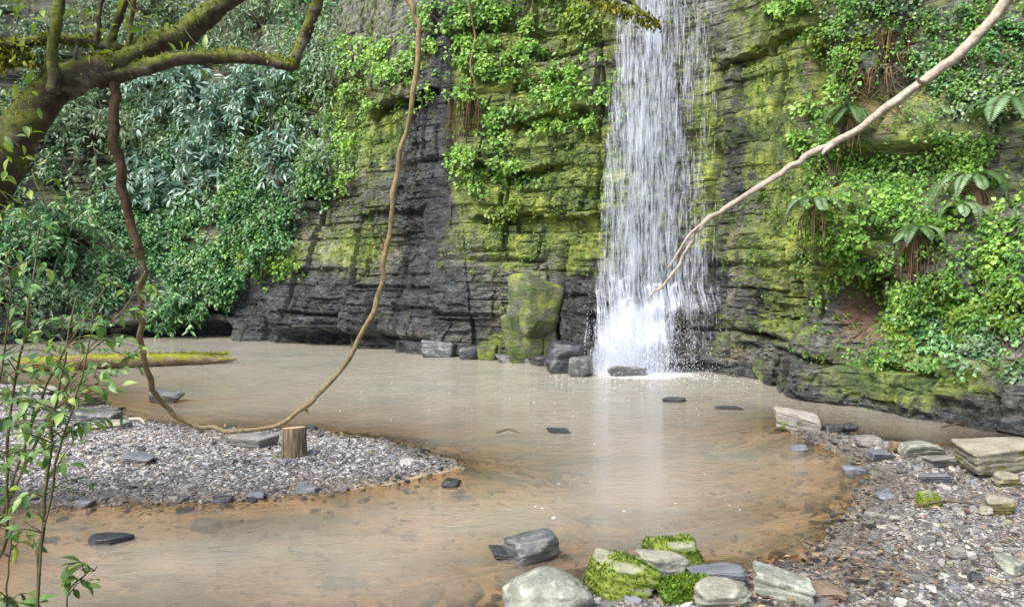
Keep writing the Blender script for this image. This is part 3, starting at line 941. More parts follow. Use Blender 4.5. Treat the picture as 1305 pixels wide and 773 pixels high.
def fern(label, px, py, L, n, dead=0, mat=LM_FERN, pull=.35, trunk=0.0):
    k = on_wall(px, py)
    O = OUTf[k]
    root = CPf[k] + O * .08
    t = thing('fern', label, 'fern', root)
    top = root + O * pull * L + np.array([0, 0, trunk])
    if trunk:
        v_, f_, _ = tube([root - O * .15 - np.array([0, 0, .1]), root + O * pull * L * .7, top], [.07, .06, .05], 8, 5, .3)
        ac = Acc(); ac.add(v_, f_); ac.make('trunk', M_STEM, t)
    side = np.cross(O, [0, 0, 1])
    for q in range(n):
        Ps, Ds, Ns, Ls, tn = [], [], [], [], []
        ac = Acc()
        a = (q + rng.random() * .6) / n * 2 * math.pi
        hd = side * math.cos(a) + O * (math.sin(a) * .8 + .25)
        hd = hd / max(np.linalg.norm(hd), .2)
        ll = L * rng.uniform(.75, 1.15)
        pts = [top, top + hd * ll * .35 + np.array([0, 0, .26 * ll]), top + hd * ll * .75 + np.array([0, 0, rng.uniform(-.1, .18) * ll]), top + hd * ll * rng.uniform(.85, 1) + np.array([0, 0, -rng.uniform(.2, .6) * ll])]
        v_, f_, path = tube(pts, [.007, .006, .004, .002], 5, 8)
        ac.add(v_, f_)
        m_ = len(path); tg = nrm(np.gradient(path, axis=0)); sd = nrm(np.cross(tg, [0, 0, 1.])); up = np.cross(sd, tg)
        x = np.linspace(.1, 1, 26); ii = x * (m_ - 1); lo = np.floor(ii).astype(int).clip(0, m_ - 2); f_r = (ii - lo)[:, None]
        pp = path[lo] * (1 - f_r) + path[lo + 1] * f_r
        wl = ll * .24 * np.sin(np.clip(x * 1.05, 0, 1) * math.pi) ** .7 * (1.05 - .4 * x) + .015
        tv = rng.random()
        for sg in (1, -1):
            Ps.append(pp); Ds.append(sd[lo] * sg + tg[lo] * .45 - np.array([0, 0, .15])); Ns.append(up[lo] + rng.normal(size=pp.shape) * .12); Ls.append(wl); tn.append(np.clip(tv + rng.normal(0, .12, len(pp)), 0, 1))
        Ps, Ds, Ns, Ls, tn = map(np.concatenate, (Ps, Ds, Ns, Ls, tn))
        V, T = leaves(Ps, Ds, Ns, Ls, Ls * .26 + .008, .05, .12)
        build('frond', V, T, mat, t, {'rnd': np.repeat(tn, 5)}, smooth=False, extra=(ac, M_GSTEM))
    if dead:
        a2 = Acc()
        for q in range(dead):
            hd = side * rng.normal(0, .9) + O * rng.uniform(.1, .8)
            ll = L * rng.uniform(.8, 1.7)
            v_, f_, _ = tube([top, top + hd * .18 * ll + np.array([0, 0, -.25 * ll]), top + hd * .22 * ll + np.array([0, 0, -.65 * ll]), top + hd * .2 * ll + np.array([rng.normal(0, .03), 0, -ll])], [.005, .007, .006, .002], 4, 4)
            a2.add(v_, f_)
        tag(a2.make('skirt', LM_DEAD, t), 'brown dead fronds', kind='stuff')


fern('fern with a skirt of hanging brown dead fronds', 1255, 235, .55, 9, 70, trunk=0)
fern('smaller fern with brown fronds above the yellow plant', 1180, 300, .42, 8, 46)
fern('dark fern on the earthy shelf at the foot of the corner block', 1050, 262, .4, 8, 10)
fern('pale tree fern high on the near wall', 1318, 150, .7, 9, 0, LM_FERN, .7, 0)
fern('small fern hanging on the corner block near the dry rootlets', 1095, 150, .42, 9, 14)
fern('fern growing among dark leaves over the wet foot', 1235, 270, .35, 7, 0)


def hangers(label, name, cat, pxs, py0, py1, n, r0, mat, spread=.1):
    ks = [on_wall(p, py0) for p in rng.uniform(pxs[0], pxs[1], n)]
    root = CPf[ks[0]]
    ac = Acc()
    for k in ks:
        p = CPf[k] + OUTf[k] * rng.uniform(.05, .25)
        ln_ = (py1 - py0) * p[1] / 1000 * rng.uniform(.5, 1.15)
        j1, j2 = rng.normal(0, spread, 2)
        v_, f_, _ = tube([CPf[k] - OUTf[k] * .05, p + [0, 0, -.02], p + [j1 * .4, 0, -ln_ * .5], p + [j1, j2, -ln_]], [r0, r0, r0 * .8, r0 * .35], 4, 5, 0, int(k) % 50, .04)
        ac.add(v_, f_)
    o = ac.make(name, mat, None, origin=root)
    return tag(o, label, cat)


hangers('dry brown rootlets hanging in a curtain under the ledge', 'root_curtain', 'roots', (1128, 1162), 45, 160, 46, .011, LM_DEAD)
hangers('grey tangle of dry rootlets spread over the earthy shelf', 'root_curtain', 'roots', (1070, 1150), 90, 165, 60, .007, LM_DEAD, .35)
hangers('loose dry roots hanging behind the dead branch', 'root_curtain', 'roots', (1150, 1240), 70, 120, 34, .008, LM_DEAD, .2)
hangers('short dry grass tufts hanging from the mossy overhang', 'dry_tuft', 'dry grass', (575, 615), 130, 190, 50, .006, LM_DEAD, .12)
hangers('thin bare stems hanging over the shaded slope', 'hanging_creeper', 'creeper', (200, 330), 170, 300, 26, .007, M_STEM, .2)

# ------------------------------------------------------------------ tree, vines and branches
M_BARK = bark_mat('mossy_bark', (.02, .017, .012), (.10, .08, .055), moss=.42, mossc=((.03, .048, .01), (.17, .185, .028)))
M_VINE = bark_mat('vine_bark', (.06, .045, .024), (.29, .22, .11), moss=.12, scale=30)
M_DRY = bark_mat('dry_wood', (.22, .185, .14), (.56, .50, .41), scale=22)
M_LOG = bark_mat('log_bark', (.10, .07, .04), (.34, .24, .14), moss=.3, mossc=((.09, .11, .01), (.36, .36, .04)))


def pxline(L):
    """(px, py, depth, thickness in px) -> points, radii"""
    P = [at(a, b, d) for a, b, d, t in L]
    r = [t / 2 * d / 1000 for a, b, d, t in L]
    return P, r


tree = thing('leaning_tree', 'mossy leaning tree with crooked branches over the pebble bar', 'tree', (-5.6, 5.0, .1))
TR = [(-330, 560, 4.9, 120), (-230, 455, 5.0, 100), (-110, 335, 5.1, 84), (-20, 235, 5.2, 68), (28, 165, 5.3, 56), (66, 115, 5.35, 50), (110, 93, 5.4, 46), (150, 84, 5.4, 34)]
P, r = pxline(TR)
P = [np.array([-5.6, 5.0, -.1])] + P[1:]; r = [q * .88 for q in r]
v_, f_, path = tube(P, r, 18, 10, .3, 3)
ac = Acc(); ac.add(v_, f_); ac.make('trunk', M_BARK, tree)
moss_path = [(path, catmull(np.array(r)[:, None], 10)[:, 0])]
BR = [
    [(118, 100, 5.4, 34), (160, 76, 5.42, 32), (200, 57, 5.5, 28), (232, 48, 5.55, 28), (262, 22, 5.6, 27), (310, -12, 5.7, 24), (420, -75, 6.0, 18), (530, -120, 6.3, 14), (640, -95, 6.6, 9), (740, -28, 6.9, 7), (800, 2, 7, 5), (822, 18, 7, 4), (842, 38, 7, 2)],
    [(125, 100, 5.4, 26), (165, 92, 5.4, 22), (220, 76, 5.4, 19), (290, 71, 5.4, 17), (340, 76, 5.4, 15), (370, 84, 5.4, 14), (382, 62, 5.4, 13), (396, 28, 5.4, 14), (412, -20, 5.4, 13), (425, -70, 5.5, 10)],
    [(150, 62, 5.4, 12), (118, 54, 5.4, 13), (70, 51, 5.3, 12), (30, 55, 5.2, 13), (-40, 72, 5.1, 15), (-110, 130, 5.0, 18)],
    [(70, 118, 5.2, 15), (69, 60, 5.2, 13), (78, -12, 5.2, 11), (82, -90, 5.2, 8)],
    [(124, 56, 5.3, 7), (127, 25, 5.3, 6), (132, -15, 5.3, 5)],
    [(144, 62, 5.4, 11), (143, 45, 5.4, 10), (156, 8, 5.4, 10), (166, -30, 5.4, 8)],
    [(167, 70, 5.4, 7), (166, 30, 5.4, 6), (172, -25, 5.4, 5)],
    [(96, 96, 5.3, 5), (97, 72, 5.3, 4), (98, 40, 5.3, 3)]]
for q, L in enumerate(BR):
    P, r = pxline(L)
    v_, f_, path = tube(P, r, 12, 8, .32, 10 + q, .02)
    ac = Acc(); ac.add(v_, f_); ac.make('branch', M_BARK, tree)
    if q in (0, 1, 2): moss_path.append((path, catmull(np.array(r)[:, None], 8)[:, 0]))
# moss tufts on the upper side of trunk and branches
Ps, Ds, Ns = [], [], []
for q, (path, r) in enumerate(moss_path):
    n = [2600, 1900, 1300, 2200][q]
    k = rng.integers(0, len(path), n)
    tg = nrm(np.gradient(path, axis=0))[k]
    u = nrm(np.cross(tg, [0, 0, 1.])); w_ = np.cross(u, tg)
    a = rng.normal(0, .9 if q != 3 else 1.6, n)
    pat = vn(k * .23, a * .8, 5 + q) > -.08
    nn = (w_ * np.cos(a)[:, None] + u * np.sin(a)[:, None])
    nn[:, 1] -= .15
    P = path[k] + nrm(nn) * (r[k] * .97)[:, None] + tg * rng.normal(0, .02, (n, 1))
    Ps.append(P[pat]); Ds.append((nrm(nn) * .8 + rng.normal(size=(n, 3)) * .6)[pat])
n = 420
c0 = at(12, 68, 5.2)
P = c0 + rng.normal(size=(n, 3)) * [.09, .05, .05]
Ps.append(P); Ds.append(rng.normal(size=(n, 3)) * .5 + [0, -.2, -.6])
n = 500
f_ = rng.random(n)[:, None]
P = at(748, -6, 6.9) * (1 - f_) + at(838, 30, 7) * f_ + rng.normal(size=(n, 3)) * [.04, .04, .03]
Ps.append(P); Ds.append(rng.normal(size=(n, 3)) * .5 + [0, -.2, -.8])
Ps, Ds = np.concatenate(Ps), np.concatenate(Ds)
n = len(Ps)
ls = rng.uniform(.012, .034, n); ls[-920:] *= 2.2
V, T = leaves(Ps, Ds, rng.normal(size=(n, 3)), ls, ls * .4, .05, .2)
tag(build('moss', V, T, LM_MOSS, tree, {'rnd': np.repeat(rng.random(n) ** 1.3, 5)}, smooth=False), 'yellow-green moss tufts', kind='stuff')
# sparse leafy twigs on the tree
Ps, Ds, Ns, tn = [], [], [], []
ac = Acc()
for (px, py, d, nl, sp) in [(8, 8, 5.0, 16, .10), (36, 2, 5.1, 12, .09), (5, 135, 4.9, 18, .1), (15, 180, 4.9, 16, .1), (60, 258, 5.0, 14, .12), (95, 8, 5.1, 14, .12), (215, 10, 5.3, 16, .14), (250, 60, 5.3, 6, .06),
                            (0, 245, 4.9, 12, .1), (178, 25, 5.3, 12, .1), (110, 35, 5.2, 10, .1)]:
    c0 = at(px, py, d)
    e = c0 + np.array([-.15, .1, .22])
    v_, f_, path = tube([e, c0 + [-.05, 0, .08], c0 + [.08, -.03, -.06]], [.006, .004, .002], 5, 6)
    ac.add(v_, f_)
    pp = c0 + rng.normal(size=(nl, 3)) * sp
    Ps.append(pp); Ds.append(rng.normal(size=(nl, 3)) * .7 + [.3, -.1, -.45]); Ns.append(rng.normal(size=(nl, 3)) * .5 + [0, -.2, 1.]); tn.append(.35 + .65 * rng.random(nl))
Ps, Ds, Ns, tn = map(np.concatenate, (Ps, Ds, Ns, tn))
ls = rng.uniform(.05, .1, len(Ps))
V, Q_, kk = fine_leaves(Ps, Ds, Ns, ls, ls * .42)
build('crown', V, Q_, LM_FRESH, tree, {'rnd': np.repeat(tn, kk)}, extra=(ac, M_BARK))

vine_px = [(146, 92, 5.4, 15), (144, 120, 5.4, 14), (146, 165, 5.4, 14), (152, 215, 5.45, 14), (165, 275, 5.5, 13), (180, 320, 5.55, 12), (184, 350, 5.6, 10), (178, 395, 5.8, 10), (180, 440, 6.0, 10), (192, 490, 6.3, 9), (210, 518, 6.5, 8), (245, 541, 6.6, 8), (300, 549, 6.6, 7),
           (345, 544, 6.6, 7), (385, 522, 6.6, 8), (425, 482, 6.5, 7), (460, 428, 6.4, 8), (484, 372, 6.4, 8), (492, 310, 6.35, 8), (503, 240, 6.3, 8), (518, 160, 6.25, 8), (530, 95, 6.2, 9), (534, 45, 6.2, 9), (525, 10, 6.2, 10), (512, -40, 6.25, 10), (500, -105, 6.25, 10)]
P, r = pxline(vine_px)
r = [q * (.9 if i_ < 6 else .78) for i_, q in enumerate(r)]
v_, f_, path = tube(P, r, 10, 8, .25, 4, .035)
vine = thing('hanging_vine', 'long woody vine hanging in a U-shaped loop over the pebble bar', 'vine', path[0])
m = NT('vine_bark_fading')
co = m.coord(); n1 = m.noise(co, 28, 8, .7)
dk = m.ramp(n1, [(.3, (.025, .016, .01)), (.7, (.11, .07, .042))])
lt = m.ramp(n1, [(.3, (.13, .095, .05)), (.7, (.38, .30, .17))])
c = m.mix(m.attr('rnd'), dk, lt)
c = m.mix(m.math('MULTIPLY', m.g(m.noise(co, 3.5, 5, .65), .56, .66), .7), c, (.17, .19, .035))
M_VINE2 = m.end(m.pbr(c, .85, m.bump(m.noise(m.coord((1, 1, .25)), 60, 5, .7), .9, .012), .25))
ac = Acc(); fr_ = np.arange(len(path)) / len(path)
ac.add(v_, f_, np.repeat(sst(.14, .36, fr_) * (1 - .55 * sst(.86, .97, fr_)), 10)); ac.make('stem', M_VINE2, vine)
for (a, b) in [((388, 520, 6.58, 5), (393, 528, 6.55, 2)), ((533, 45, 6.2, 8), (540, 36, 6.15, 2)), ((487, 318, 6.35, 6), (484, 300, 6.3, 2))]:
    P, r = pxline([a, ((a[0] + b[0]) / 2 + 1, (a[1] + b[1]) / 2, a[2], (a[3] + b[3]) / 2), b])
    v_, f_, _ = tube(P, r, 6, 4)
    ac = Acc(); ac.add(v_, f_); ac.make('side_shoot', M_VINE, vine)

dead = [(1400, -150, 6.3, 24), (1290, -8, 6.5, 19), (1250, 42, 6.55, 18), (1200, 86, 6.6, 17), (1150, 124, 6.7, 15), (1100, 160, 6.8, 13), (1060, 184, 6.85, 14), (1030, 198, 6.9, 11), (1000, 217, 6.95, 10), (960, 242, 7, 10), (920, 268, 7.1, 9), (894, 286, 7.1, 9), (884, 302, 7.15, 7), (868, 332, 7.2, 6), (848, 360, 7.2, 5), (824, 382, 7.2, 2.5)]
P, r = pxline(dead)
r = [q * .7 for q in r]
P = [np.array([7.6, 6.6, 6.4])] + P
r = [.11] + r
v_, f_, path = tube(P, r, 12, 8, .22, 9, .03)
db = thing('dead_branch', 'long bare pale branch slanting down in front of the cliff', 'branch', P[0])
ac = Acc(); ac.add(v_, f_); ac.make('limb', M_DRY, db)
for L in ([(895, 285, 7.1, 4.5), (878, 300, 7.1, 3.5), (864, 322, 7.1, 3), (852, 342, 7.1, 2)], [(1062, 184, 6.85, 8), (1052, 192, 6.8, 6), (1048, 197, 6.8, 4)], [(1180, 104, 6.6, 8), (1172, 104, 6.55, 5), (1168, 98, 6.5, 3)]):
    P, r = pxline(L)
    v_, f_, _ = tube(P, r, 7, 5, .2)
    ac = Acc(); ac.add(v_, f_); ac.make('twig', M_DRY, db)

# creeper that dangles on the cliff
ks = [on_wall(*p) for p in [(598, -30), (600, 10), (607, 45), (604, 80), (612, 125)]]
P = [CPf[k] + OUTf[k] * .22 for k in ks]
v_, f_, _ = tube(P, [.03, .028, .022, .018, .008], 7, 6, .2, 3, .06)
ac = Acc(); ac.add(v_, f_)
tag(ac.make('creeper', M_VINE, None, origin=P[-1]), 'brown creeper dangling on the mossy cliff among bright leaves', 'vine')

# fallen mossy log in the shallows
a_, b_ = G(20, 470, .06), G(302, 459, .04)
mid = (a_ + b_) / 2
a_[2] += .05; b_[2] += .02
v_, f_, path = tube([a_, a_ * .6 + b_ * .4 + [0, 0, .04], a_ * .25 + b_ * .75 + [0, -.03, .03], a_ * .1 + b_ * .9 + [0, 0, .0], b_], [.13, .12, .10, .07, .012], 14, 10, .3, 2)
ac = Acc(); ac.add(v_, f_)
lg = thing('fallen_log', 'fallen log with bright yellow-green moss lying in the shallows', 'log', mid)
ac.make('wood', M_LOG, lg)
n = 1800
k = (rng.random(n) * .86 * len(path)).astype(int)
P = path[k] + np.column_stack([rng.normal(0, .03, n), rng.normal(.03, .035, n), .085 + rng.random(n) * .035])
ls = rng.uniform(.02, .05, n)
V, T = leaves(P, rng.normal(size=(n, 3)) * .5 + [0, -.1, .5], rng.normal(size=(n, 3)), ls, ls * .45, .05, .2)
tag(build('moss', V, T, LM_MOSS, lg, {'rnd': np.repeat(.3 + .7 * rng.random(n), 5)}, smooth=False), kind='stuff')

# upright cut log
g0 = G(375, 579, .08)
g0[2] = H(g0[0], g0[1])
cl = thing('cut_log', 'short sawn log standing upright on the pebble bar', 'log', g0)
seg = 40
th = np.linspace(0, 2 * np.pi, seg, endpoint=False)
rad = .105 * (1 + .05 * np.cos(2 * th + 1) + .02 * np.sign(np.sin(th * 17)) + .012 * np.cos(th * 9))
rings = []
for zz_, f in ((-.03, 1.05), (.04, 1.02), (.12, 1.0), (.2, .99), (.245, .985), (.25, .95)):
    rings.append(np.column_stack([g0[0] + rad * f * np.cos(th), g0[1] + rad * f * np.sin(th), np.full(seg, g0[2] + zz_) + (.012 * np.cos(th + 1) if zz_ > .2 else 0)]))
V = np.concatenate(rings)
i = np.arange(5)[:, None] * seg; j = np.arange(seg)[None, :]; k = (j + 1) % seg
Qc = np.stack([i + j, i + k, i + seg + k, i + seg + j], -1).reshape(-1, 4)
m = NT('ridged_bark')
co = m.coord((30, 30, 2.5))
n1 = m.noise(co, 1.6, 6, .65)
c = m.ramp(n1, [(.35, (.07, .05, .03)), (.52, (.22, .17, .11)), (.66, (.40, .34, .25))])
M_RB = m.end(m.pbr(c, .9, m.bump(n1, 1, .02), .2))
m = NT('sawn_wood')
wv = m.n('ShaderNodeTexWave', wave_type='RINGS', rings_direction='Z'); wv.inputs['Scale'].default_value = 22; wv.inputs['Distortion'].default_value = 1.5
c_ = m.n('ShaderNodeTexCoord'); m.l(c_.outputs['Object'], wv.inputs['Vector'])
c = m.ramp(wv.outputs['Fac'], [(.0, (.38, .27, .16)), (1., (.55, .43, .28))])
M_SAWN = m.end(m.pbr(c, .8))
build('bark', V, [Qc], M_RB, cl)
top = rings[-1].copy(); c_top = top.mean(0)[None] + [0, 0, .004]
build('cut_face', np.concatenate([top, c_top]), [np.stack([np.arange(seg), (np.arange(seg) + 1) % seg, np.full(seg, seg)], -1)], M_SAWN, cl)

# ------------------------------------------------------------------ stones
def ico(sub):
    me = bpy.data.meshes.new('t')
    import bmesh
    b = bmesh.new(); bmesh.ops.create_icosphere(b, subdivisions=sub, radius=1); b.to_mesh(me); b.free()
    V = np.array([v.co[:] for v in me.vertices]); T = np.array([p.vertices[:] for p in me.polygons])
    bpy.data.meshes.remove(me)
    return V, T


ICO4, ICO3 = ico(5), ico(4)


def stone_shape(dims, seed, boxy=.5, tilt=(0, 0), yaw=0, sub=ICO4, soft=.06):
    r_ = np.random.default_rng(seed)
    Vd, T = sub
    nr, ds = [], []
    for ax in range(3):
        for sg in (1, -1):
            n = np.zeros(3); n[ax] = sg
            n = nrm(n + r_.normal(0, .12 + .12 * (1 - boxy), 3)); nr.append(n); ds.append(r_.uniform(.62, .82))
    if boxy >= .85: soft = .025
    for q in range(2 if boxy >= .85 else int(5 + 10 * (1 - boxy))):
        nr.append(nrm(r_.normal(size=3))); ds.append(r_.uniform(.78, 1.0))
    if boxy < .05:      # water-worn: random wide facets only
        nr = [nrm(np.array([math.cos(q * 2.4), math.sin(q * 2.4), 1.25 - q / 11.])) for q in range(20)] + [np.array([0, 0, -1.])]; ds = [r_.uniform(.84, .96) for q in range(20)] + [.7]
    nr, ds = np.array(nr), np.array(ds)
    dot = Vd @ nr.T
    q = np.where(dot > .05, ds[None, :] / np.maximum(dot, .05), 9)
    rad = -soft * np.log(np.sum(np.exp(-q / soft), 1))
    V = Vd * rad[:, None]
    ns = fbm(Vd[:, 0] * 2.1 + seed, Vd[:, 1] * 2.1 + Vd[:, 2] * 3, seed % 31, 4) * (.05 if boxy >= .85 else .10)
    V = V * (1 + ns)[:, None]
    # thin bedding steps
    st = np.floor(V[:, 2] * 7 + .6 * vn(V[:, 0] * 2, V[:, 1] * 2, seed % 13))
    V[:, :2] *= (1 + (.06 if boxy > .25 else .0) * (h2(st, st * 0, seed % 17) - .5))[:, None]
    V = V / (np.abs(V).max(0)[None])
    V = V * np.array(dims)[None] / 2
    tx, ty = tilt
    Rx = np.array([[1, 0, 0], [0, math.cos(tx), -math.sin(tx)], [0, math.sin(tx), math.cos(tx)]])
    Ry = np.array([[math.cos(ty), 0, math.sin(ty)], [0, 1, 0], [-math.sin(ty), 0, math.cos(ty)]])
    Rz = np.array([[math.cos(yaw), -math.sin(yaw), 0], [math.sin(yaw), math.cos(yaw), 0], [0, 0, 1]])
    return V @ Ry.T @ Rx.T @ Rz.T, T


ST = {
    'grey': stone_mat('grey_stone', (.13, .14, .115), (.31, .325, .27), .75, strat=1.6, lichen=.6),
    'pale': stone_mat('pale_stone', (.15, .15, .12), (.35, .345, .28), .75, lichen=.4),
    'tan': stone_mat('tan_stone', (.15, .145, .105), (.36, .34, .265), .8, moss=.45, mossc=((.08, .08, .02), (.24, .22, .07)), mtop=-.3),
    'tanmoss': stone_mat('pale_mossy_slab', (.22, .20, .17), (.48, .45, .40), .8, moss='attr', mossc=((.05, .09, .01), (.2, .26, .04))),
    'slate': stone_mat('blue_slate', (.075, .085, .10), (.23, .245, .27), .5, strat=8),
    'brown': stone_mat('brown_stone', (.10, .065, .04), (.28, .21, .15), .7),
    'wet': stone_mat('wet_black_stone', (.012, .013, .015), (.075, .08, .09), .22, strat=6),
    'wetpale': stone_mat('half_wet_stone', (.03, .032, .036), (.20, .21, .21), .3, strat=6, lichen=.3),
    'moss': stone_mat('mossy_stone', (.13, .14, .09), (.34, .35, .24), .8, moss='attr', mossc=((.06, .10, .01), (.22, .27, .04))),
    'fullmoss': stone_mat('moss_covered_stone', (.06, .06, .04), (.15, .15, .1), .9, moss='attr', mossc=((.03, .075, .008), (.14, .24, .02))),
    'mossblock': stone_mat('mossy_cliff_block', (.06, .06, .05), (.24, .24, .20), .8, moss=.42, mossc=((.04, .06, .02), (.17, .20, .06))),
    'drift': stone_mat('bedded_stone', (.09, .085, .075), (.30, .29, .27), .6, strat=10),
}


def stone(name, px, py, wpx, hpx, dr, mat, label, boxy=.5, tilt=(0, 0), yaw=0, zb=None, sink=.18, Y=None, cat='rock', group=None, mossy=0, soft=.06):
    g = G(px, py, 0.0 if zb is None else zb)
    if Y is not None: g = at(px, py, Y)
    d = g[1]
    w, h = wpx * d / 1000, hpx * d / 1000
    if Y is None:
        g[2] = max(H(g[0], g[1]), -.04) if zb is None else zb
    hf = h / (1 - sink)
    dims = (w, w * dr, hf)
    seed = int(px * 3 + py * 7) % 9973
    V, T = stone_shape(dims, seed, boxy, tilt, yaw, ICO4 if wpx > 40 else ICO3, soft)
    c = np.array([g[0], g[1] + w * dr * .3, g[2] + h - hf / 2])
    if mossy:
        t = thing(name, label, cat, c, group)
        na = nrm(V / np.array(dims) ** 2)
        mk_ = .5 + 1.3 * vn(V[:, 0] * 9 + px, V[:, 1] * 9 + V[:, 2] * 9, 3) + .7 * vn(V[:, 0] * 30, V[:, 1] * 30 + V[:, 2] * 30, 4) + .35 * (na[:, 2] > -.2)
        if mat == 'fullmoss': mk_ = mk_ + .7
        elif mat == 'tan': mk_ = mk_ - .9 * sst(.3, .8, na[:, 2]) + .3 * (V[:, 0] < 0) - .4
        else: mk_ = mk_ + .2 - .5 * sst(.55, .95, na[:, 2])
        build('stone', V + c, [T], ST['tanmoss' if mat == 'tan' else mat], t, {'mossk': np.clip(mk_, 0, 1)})
        # short moss cushions standing on part of the stone
        k = rng.integers(0, len(V), mossy)
        nn = na
        k = k[mk_[k] > .48]; n = len(k)
        ls = rng.uniform(.008, .02, n)
        Vm, Tm = leaves(V[k] + c, nn[k] + rng.normal(size=(n, 3)) * .55, rng.normal(size=(n, 3)), ls, ls * .5, .05, .2)
        tag(build('moss', Vm, Tm, LM_STONEMOSS, t, {'rnd': np.repeat(rng.random(n), 5)}, smooth=False), kind='stuff')
        return t
    if mat == 'mossblock':
        k = len(V)
        o = build(name, V + c, [T], M_CLIFF, None, {'moss': np.full(k, .85), 'wet': np.clip(.7 - (V[:, 2] + c[2]) * .8, 0, 1), 'rust': np.zeros(k), 'soil': np.zeros(k)}, origin=c)
    else:
        o = build(name, V + c, [T], ST[mat], None, origin=c)
    return tag(o, label, cat, group)


LM_STONEMOSS = leaf_mat('stone_moss', [(.0, (.03, .065, .006)), (.5, (.09, .16, .014)), (1., (.22, .29, .04))], .3, .8, .1)
s_ = stone
# near shore
s_('boulder', 697, 800, 130, 60, .85, 'grey', 'largest smooth grey-green boulder at the edge of the near water', .0, soft=.14)
s_('boulder', 797, 770, 100, 44, .75, 'moss', 'long mossy boulder between two grey boulders of the near shore', .45, (0, .12), -.2, mossy=2600)
s_('boulder', 846, 752, 70, 38, .8, 'pale', 'pale wedge-shaped boulder behind the long mossy one', .6, (.1, .2))
s_('boulder', 862, 733, 80, 38, .7, 'moss', 'squarish block with moss on its sides reaching out into the near water', .8, (0, .03), .1, mossy=2600)
s_('boulder', 873, 780, 80, 30, .7, 'fullmoss', 'low boulder wholly covered in bright green moss', .3, mossy=3800)
s_('flat_rock', 920, 760, 84, 26, .7, 'slate', 'flat blue-grey slab beside the moss-covered boulder', .75, (0, .1), .2)
s_('boulder', 925, 790, 88, 30, .7, 'pale', 'rounded pale boulder touching the moss-covered one', .3)
s_('flat_rock', 1005, 782, 84, 36, .7, 'grey', 'grey flaking slab lying in the near gravel with brown leaves', .7, (.06, .1), -.3)
s_('flat_rock', 1050, 775, 60, 16, .7, 'brown', 'thin brown slab lying beside the grey flaking slab', .8)
s_('rock', 682, 722, 70, 38, .8, 'wetpale', 'angular dark rock with pale top standing in the near water', .6, (.1, -.28), .5, zb=-.02)
s_('rock', 651, 716, 56, 12, .8, 'wet', 'low black wet ledge touching the angular rock in the water', .7, (0, .1), .3, zb=-.02)
s_('rock', 133, 699, 60, 16, .7, 'wet', 'dark oblong rock barely above the brown water', .5, (0, .05), zb=-.03)
s_('rock', 575, 622, 26, 11, .8, 'wet', 'small pointed black rock off the tip of the pebble bar', .4, zb=-.01)
s_('rock', 714, 553, 36, 7, .6, 'wet', 'thin black rock alone in the middle of the pool', .6, zb=-.01)
s_('rock', 860, 513, 36, 7, .6, 'wet', 'low black rock in the pool below the waterfall', .6, zb=-.01)
s_('rock', 930, 522, 40, 4, .4, 'wet', 'thin dark ridge of rock breaking the pool surface', .6, (0, .05), zb=-.01)
# right bank
s_('flat_rock', 1022, 549, 66, 22, .8, 'tan', 'tilted tan slab with a green mossy end at the tip of the spit', .85, (0, .22), -.2, mossy=900)
s_('flat_rock', 1290, 620, 138, 36, .7, 'tan', 'big flat-topped tan slab on the gravel bank', .92, (0, -.03), .08)
s_('rock', 1184, 655, 34, 20, .8, 'moss', 'grey-green stone sitting alone in the gravel below the big slab', .5, mossy=260)
s_('rock', 1277, 664, 44, 22, .8, 'tan', 'pale yellowish stone on the gravel a step below the big slab', .5)
s_('rock', 1289, 634, 46, 16, .7, 'tan', 'flattish tan stone directly under the edge of the big slab', .6)
s_('rock', 1258, 668, 22, 12, .8, 'pale', 'small pale stone touching the yellowish stone', .5)
s_('rock', 1090, 602, 32, 12, .8, 'slate', 'dark blue slate at the water edge of the gravel spit', .8, (0, .25))
s_('rock', 1125, 590, 46, 12, .7, 'slate', 'flat blue-grey slate in the middle of the spit', .85, (0, .08), .3)
s_('rock', 1151, 583, 34, 14, .8, 'brown', 'rusty orange stone on the spit beside the flat slate', .6)
s_('rock', 1112, 575, 40, 12, .8, 'drift', 'bedded grey stone on the spit behind the flat slate', .7)
s_('rock', 1062, 552, 34, 12, .7, 'wet', 'dark wet stone behind the tilted mossy slab', .6, zb=0)
s_('rock', 1084, 550, 22, 10, .7, 'wet', 'small black stone at the back edge of the spit', .5, zb=0)
s_('rock', 1178, 590, 60, 16, .8, 'grey', 'broad greenish stone between the spit and the big slab', .6)
s_('rock', 1206, 606, 50, 14, .8, 'drift', 'flat grey stone just in front of the big slab corner', .8)
s_('rock', 1195, 622, 44, 12, .7, 'slate', 'smooth slate near the greenish stone below the slab corner', .8)
s_('rock', 1222, 724, 22, 16, .8, 'drift', 'small squarish grey stone standing in the near gravel', .8)
s_('rock', 1292, 742, 40, 16, .8, 'grey', 'thin grey plate of stone lying in the near gravel', .9, (.2, .1), .6)
s_('rock', 1246, 752, 20, 12, .8, 'wet', 'small dark stone beside the thin grey plate', .5)
s_('rock', 1020, 575, 26, 8, .8, 'slate', 'small slate in the shallows beside the spit', .7, zb=-.01)
s_('rock', 1130, 640, 24, 10, .8, 'slate', 'small slate on the gravel along the water curve', .7)
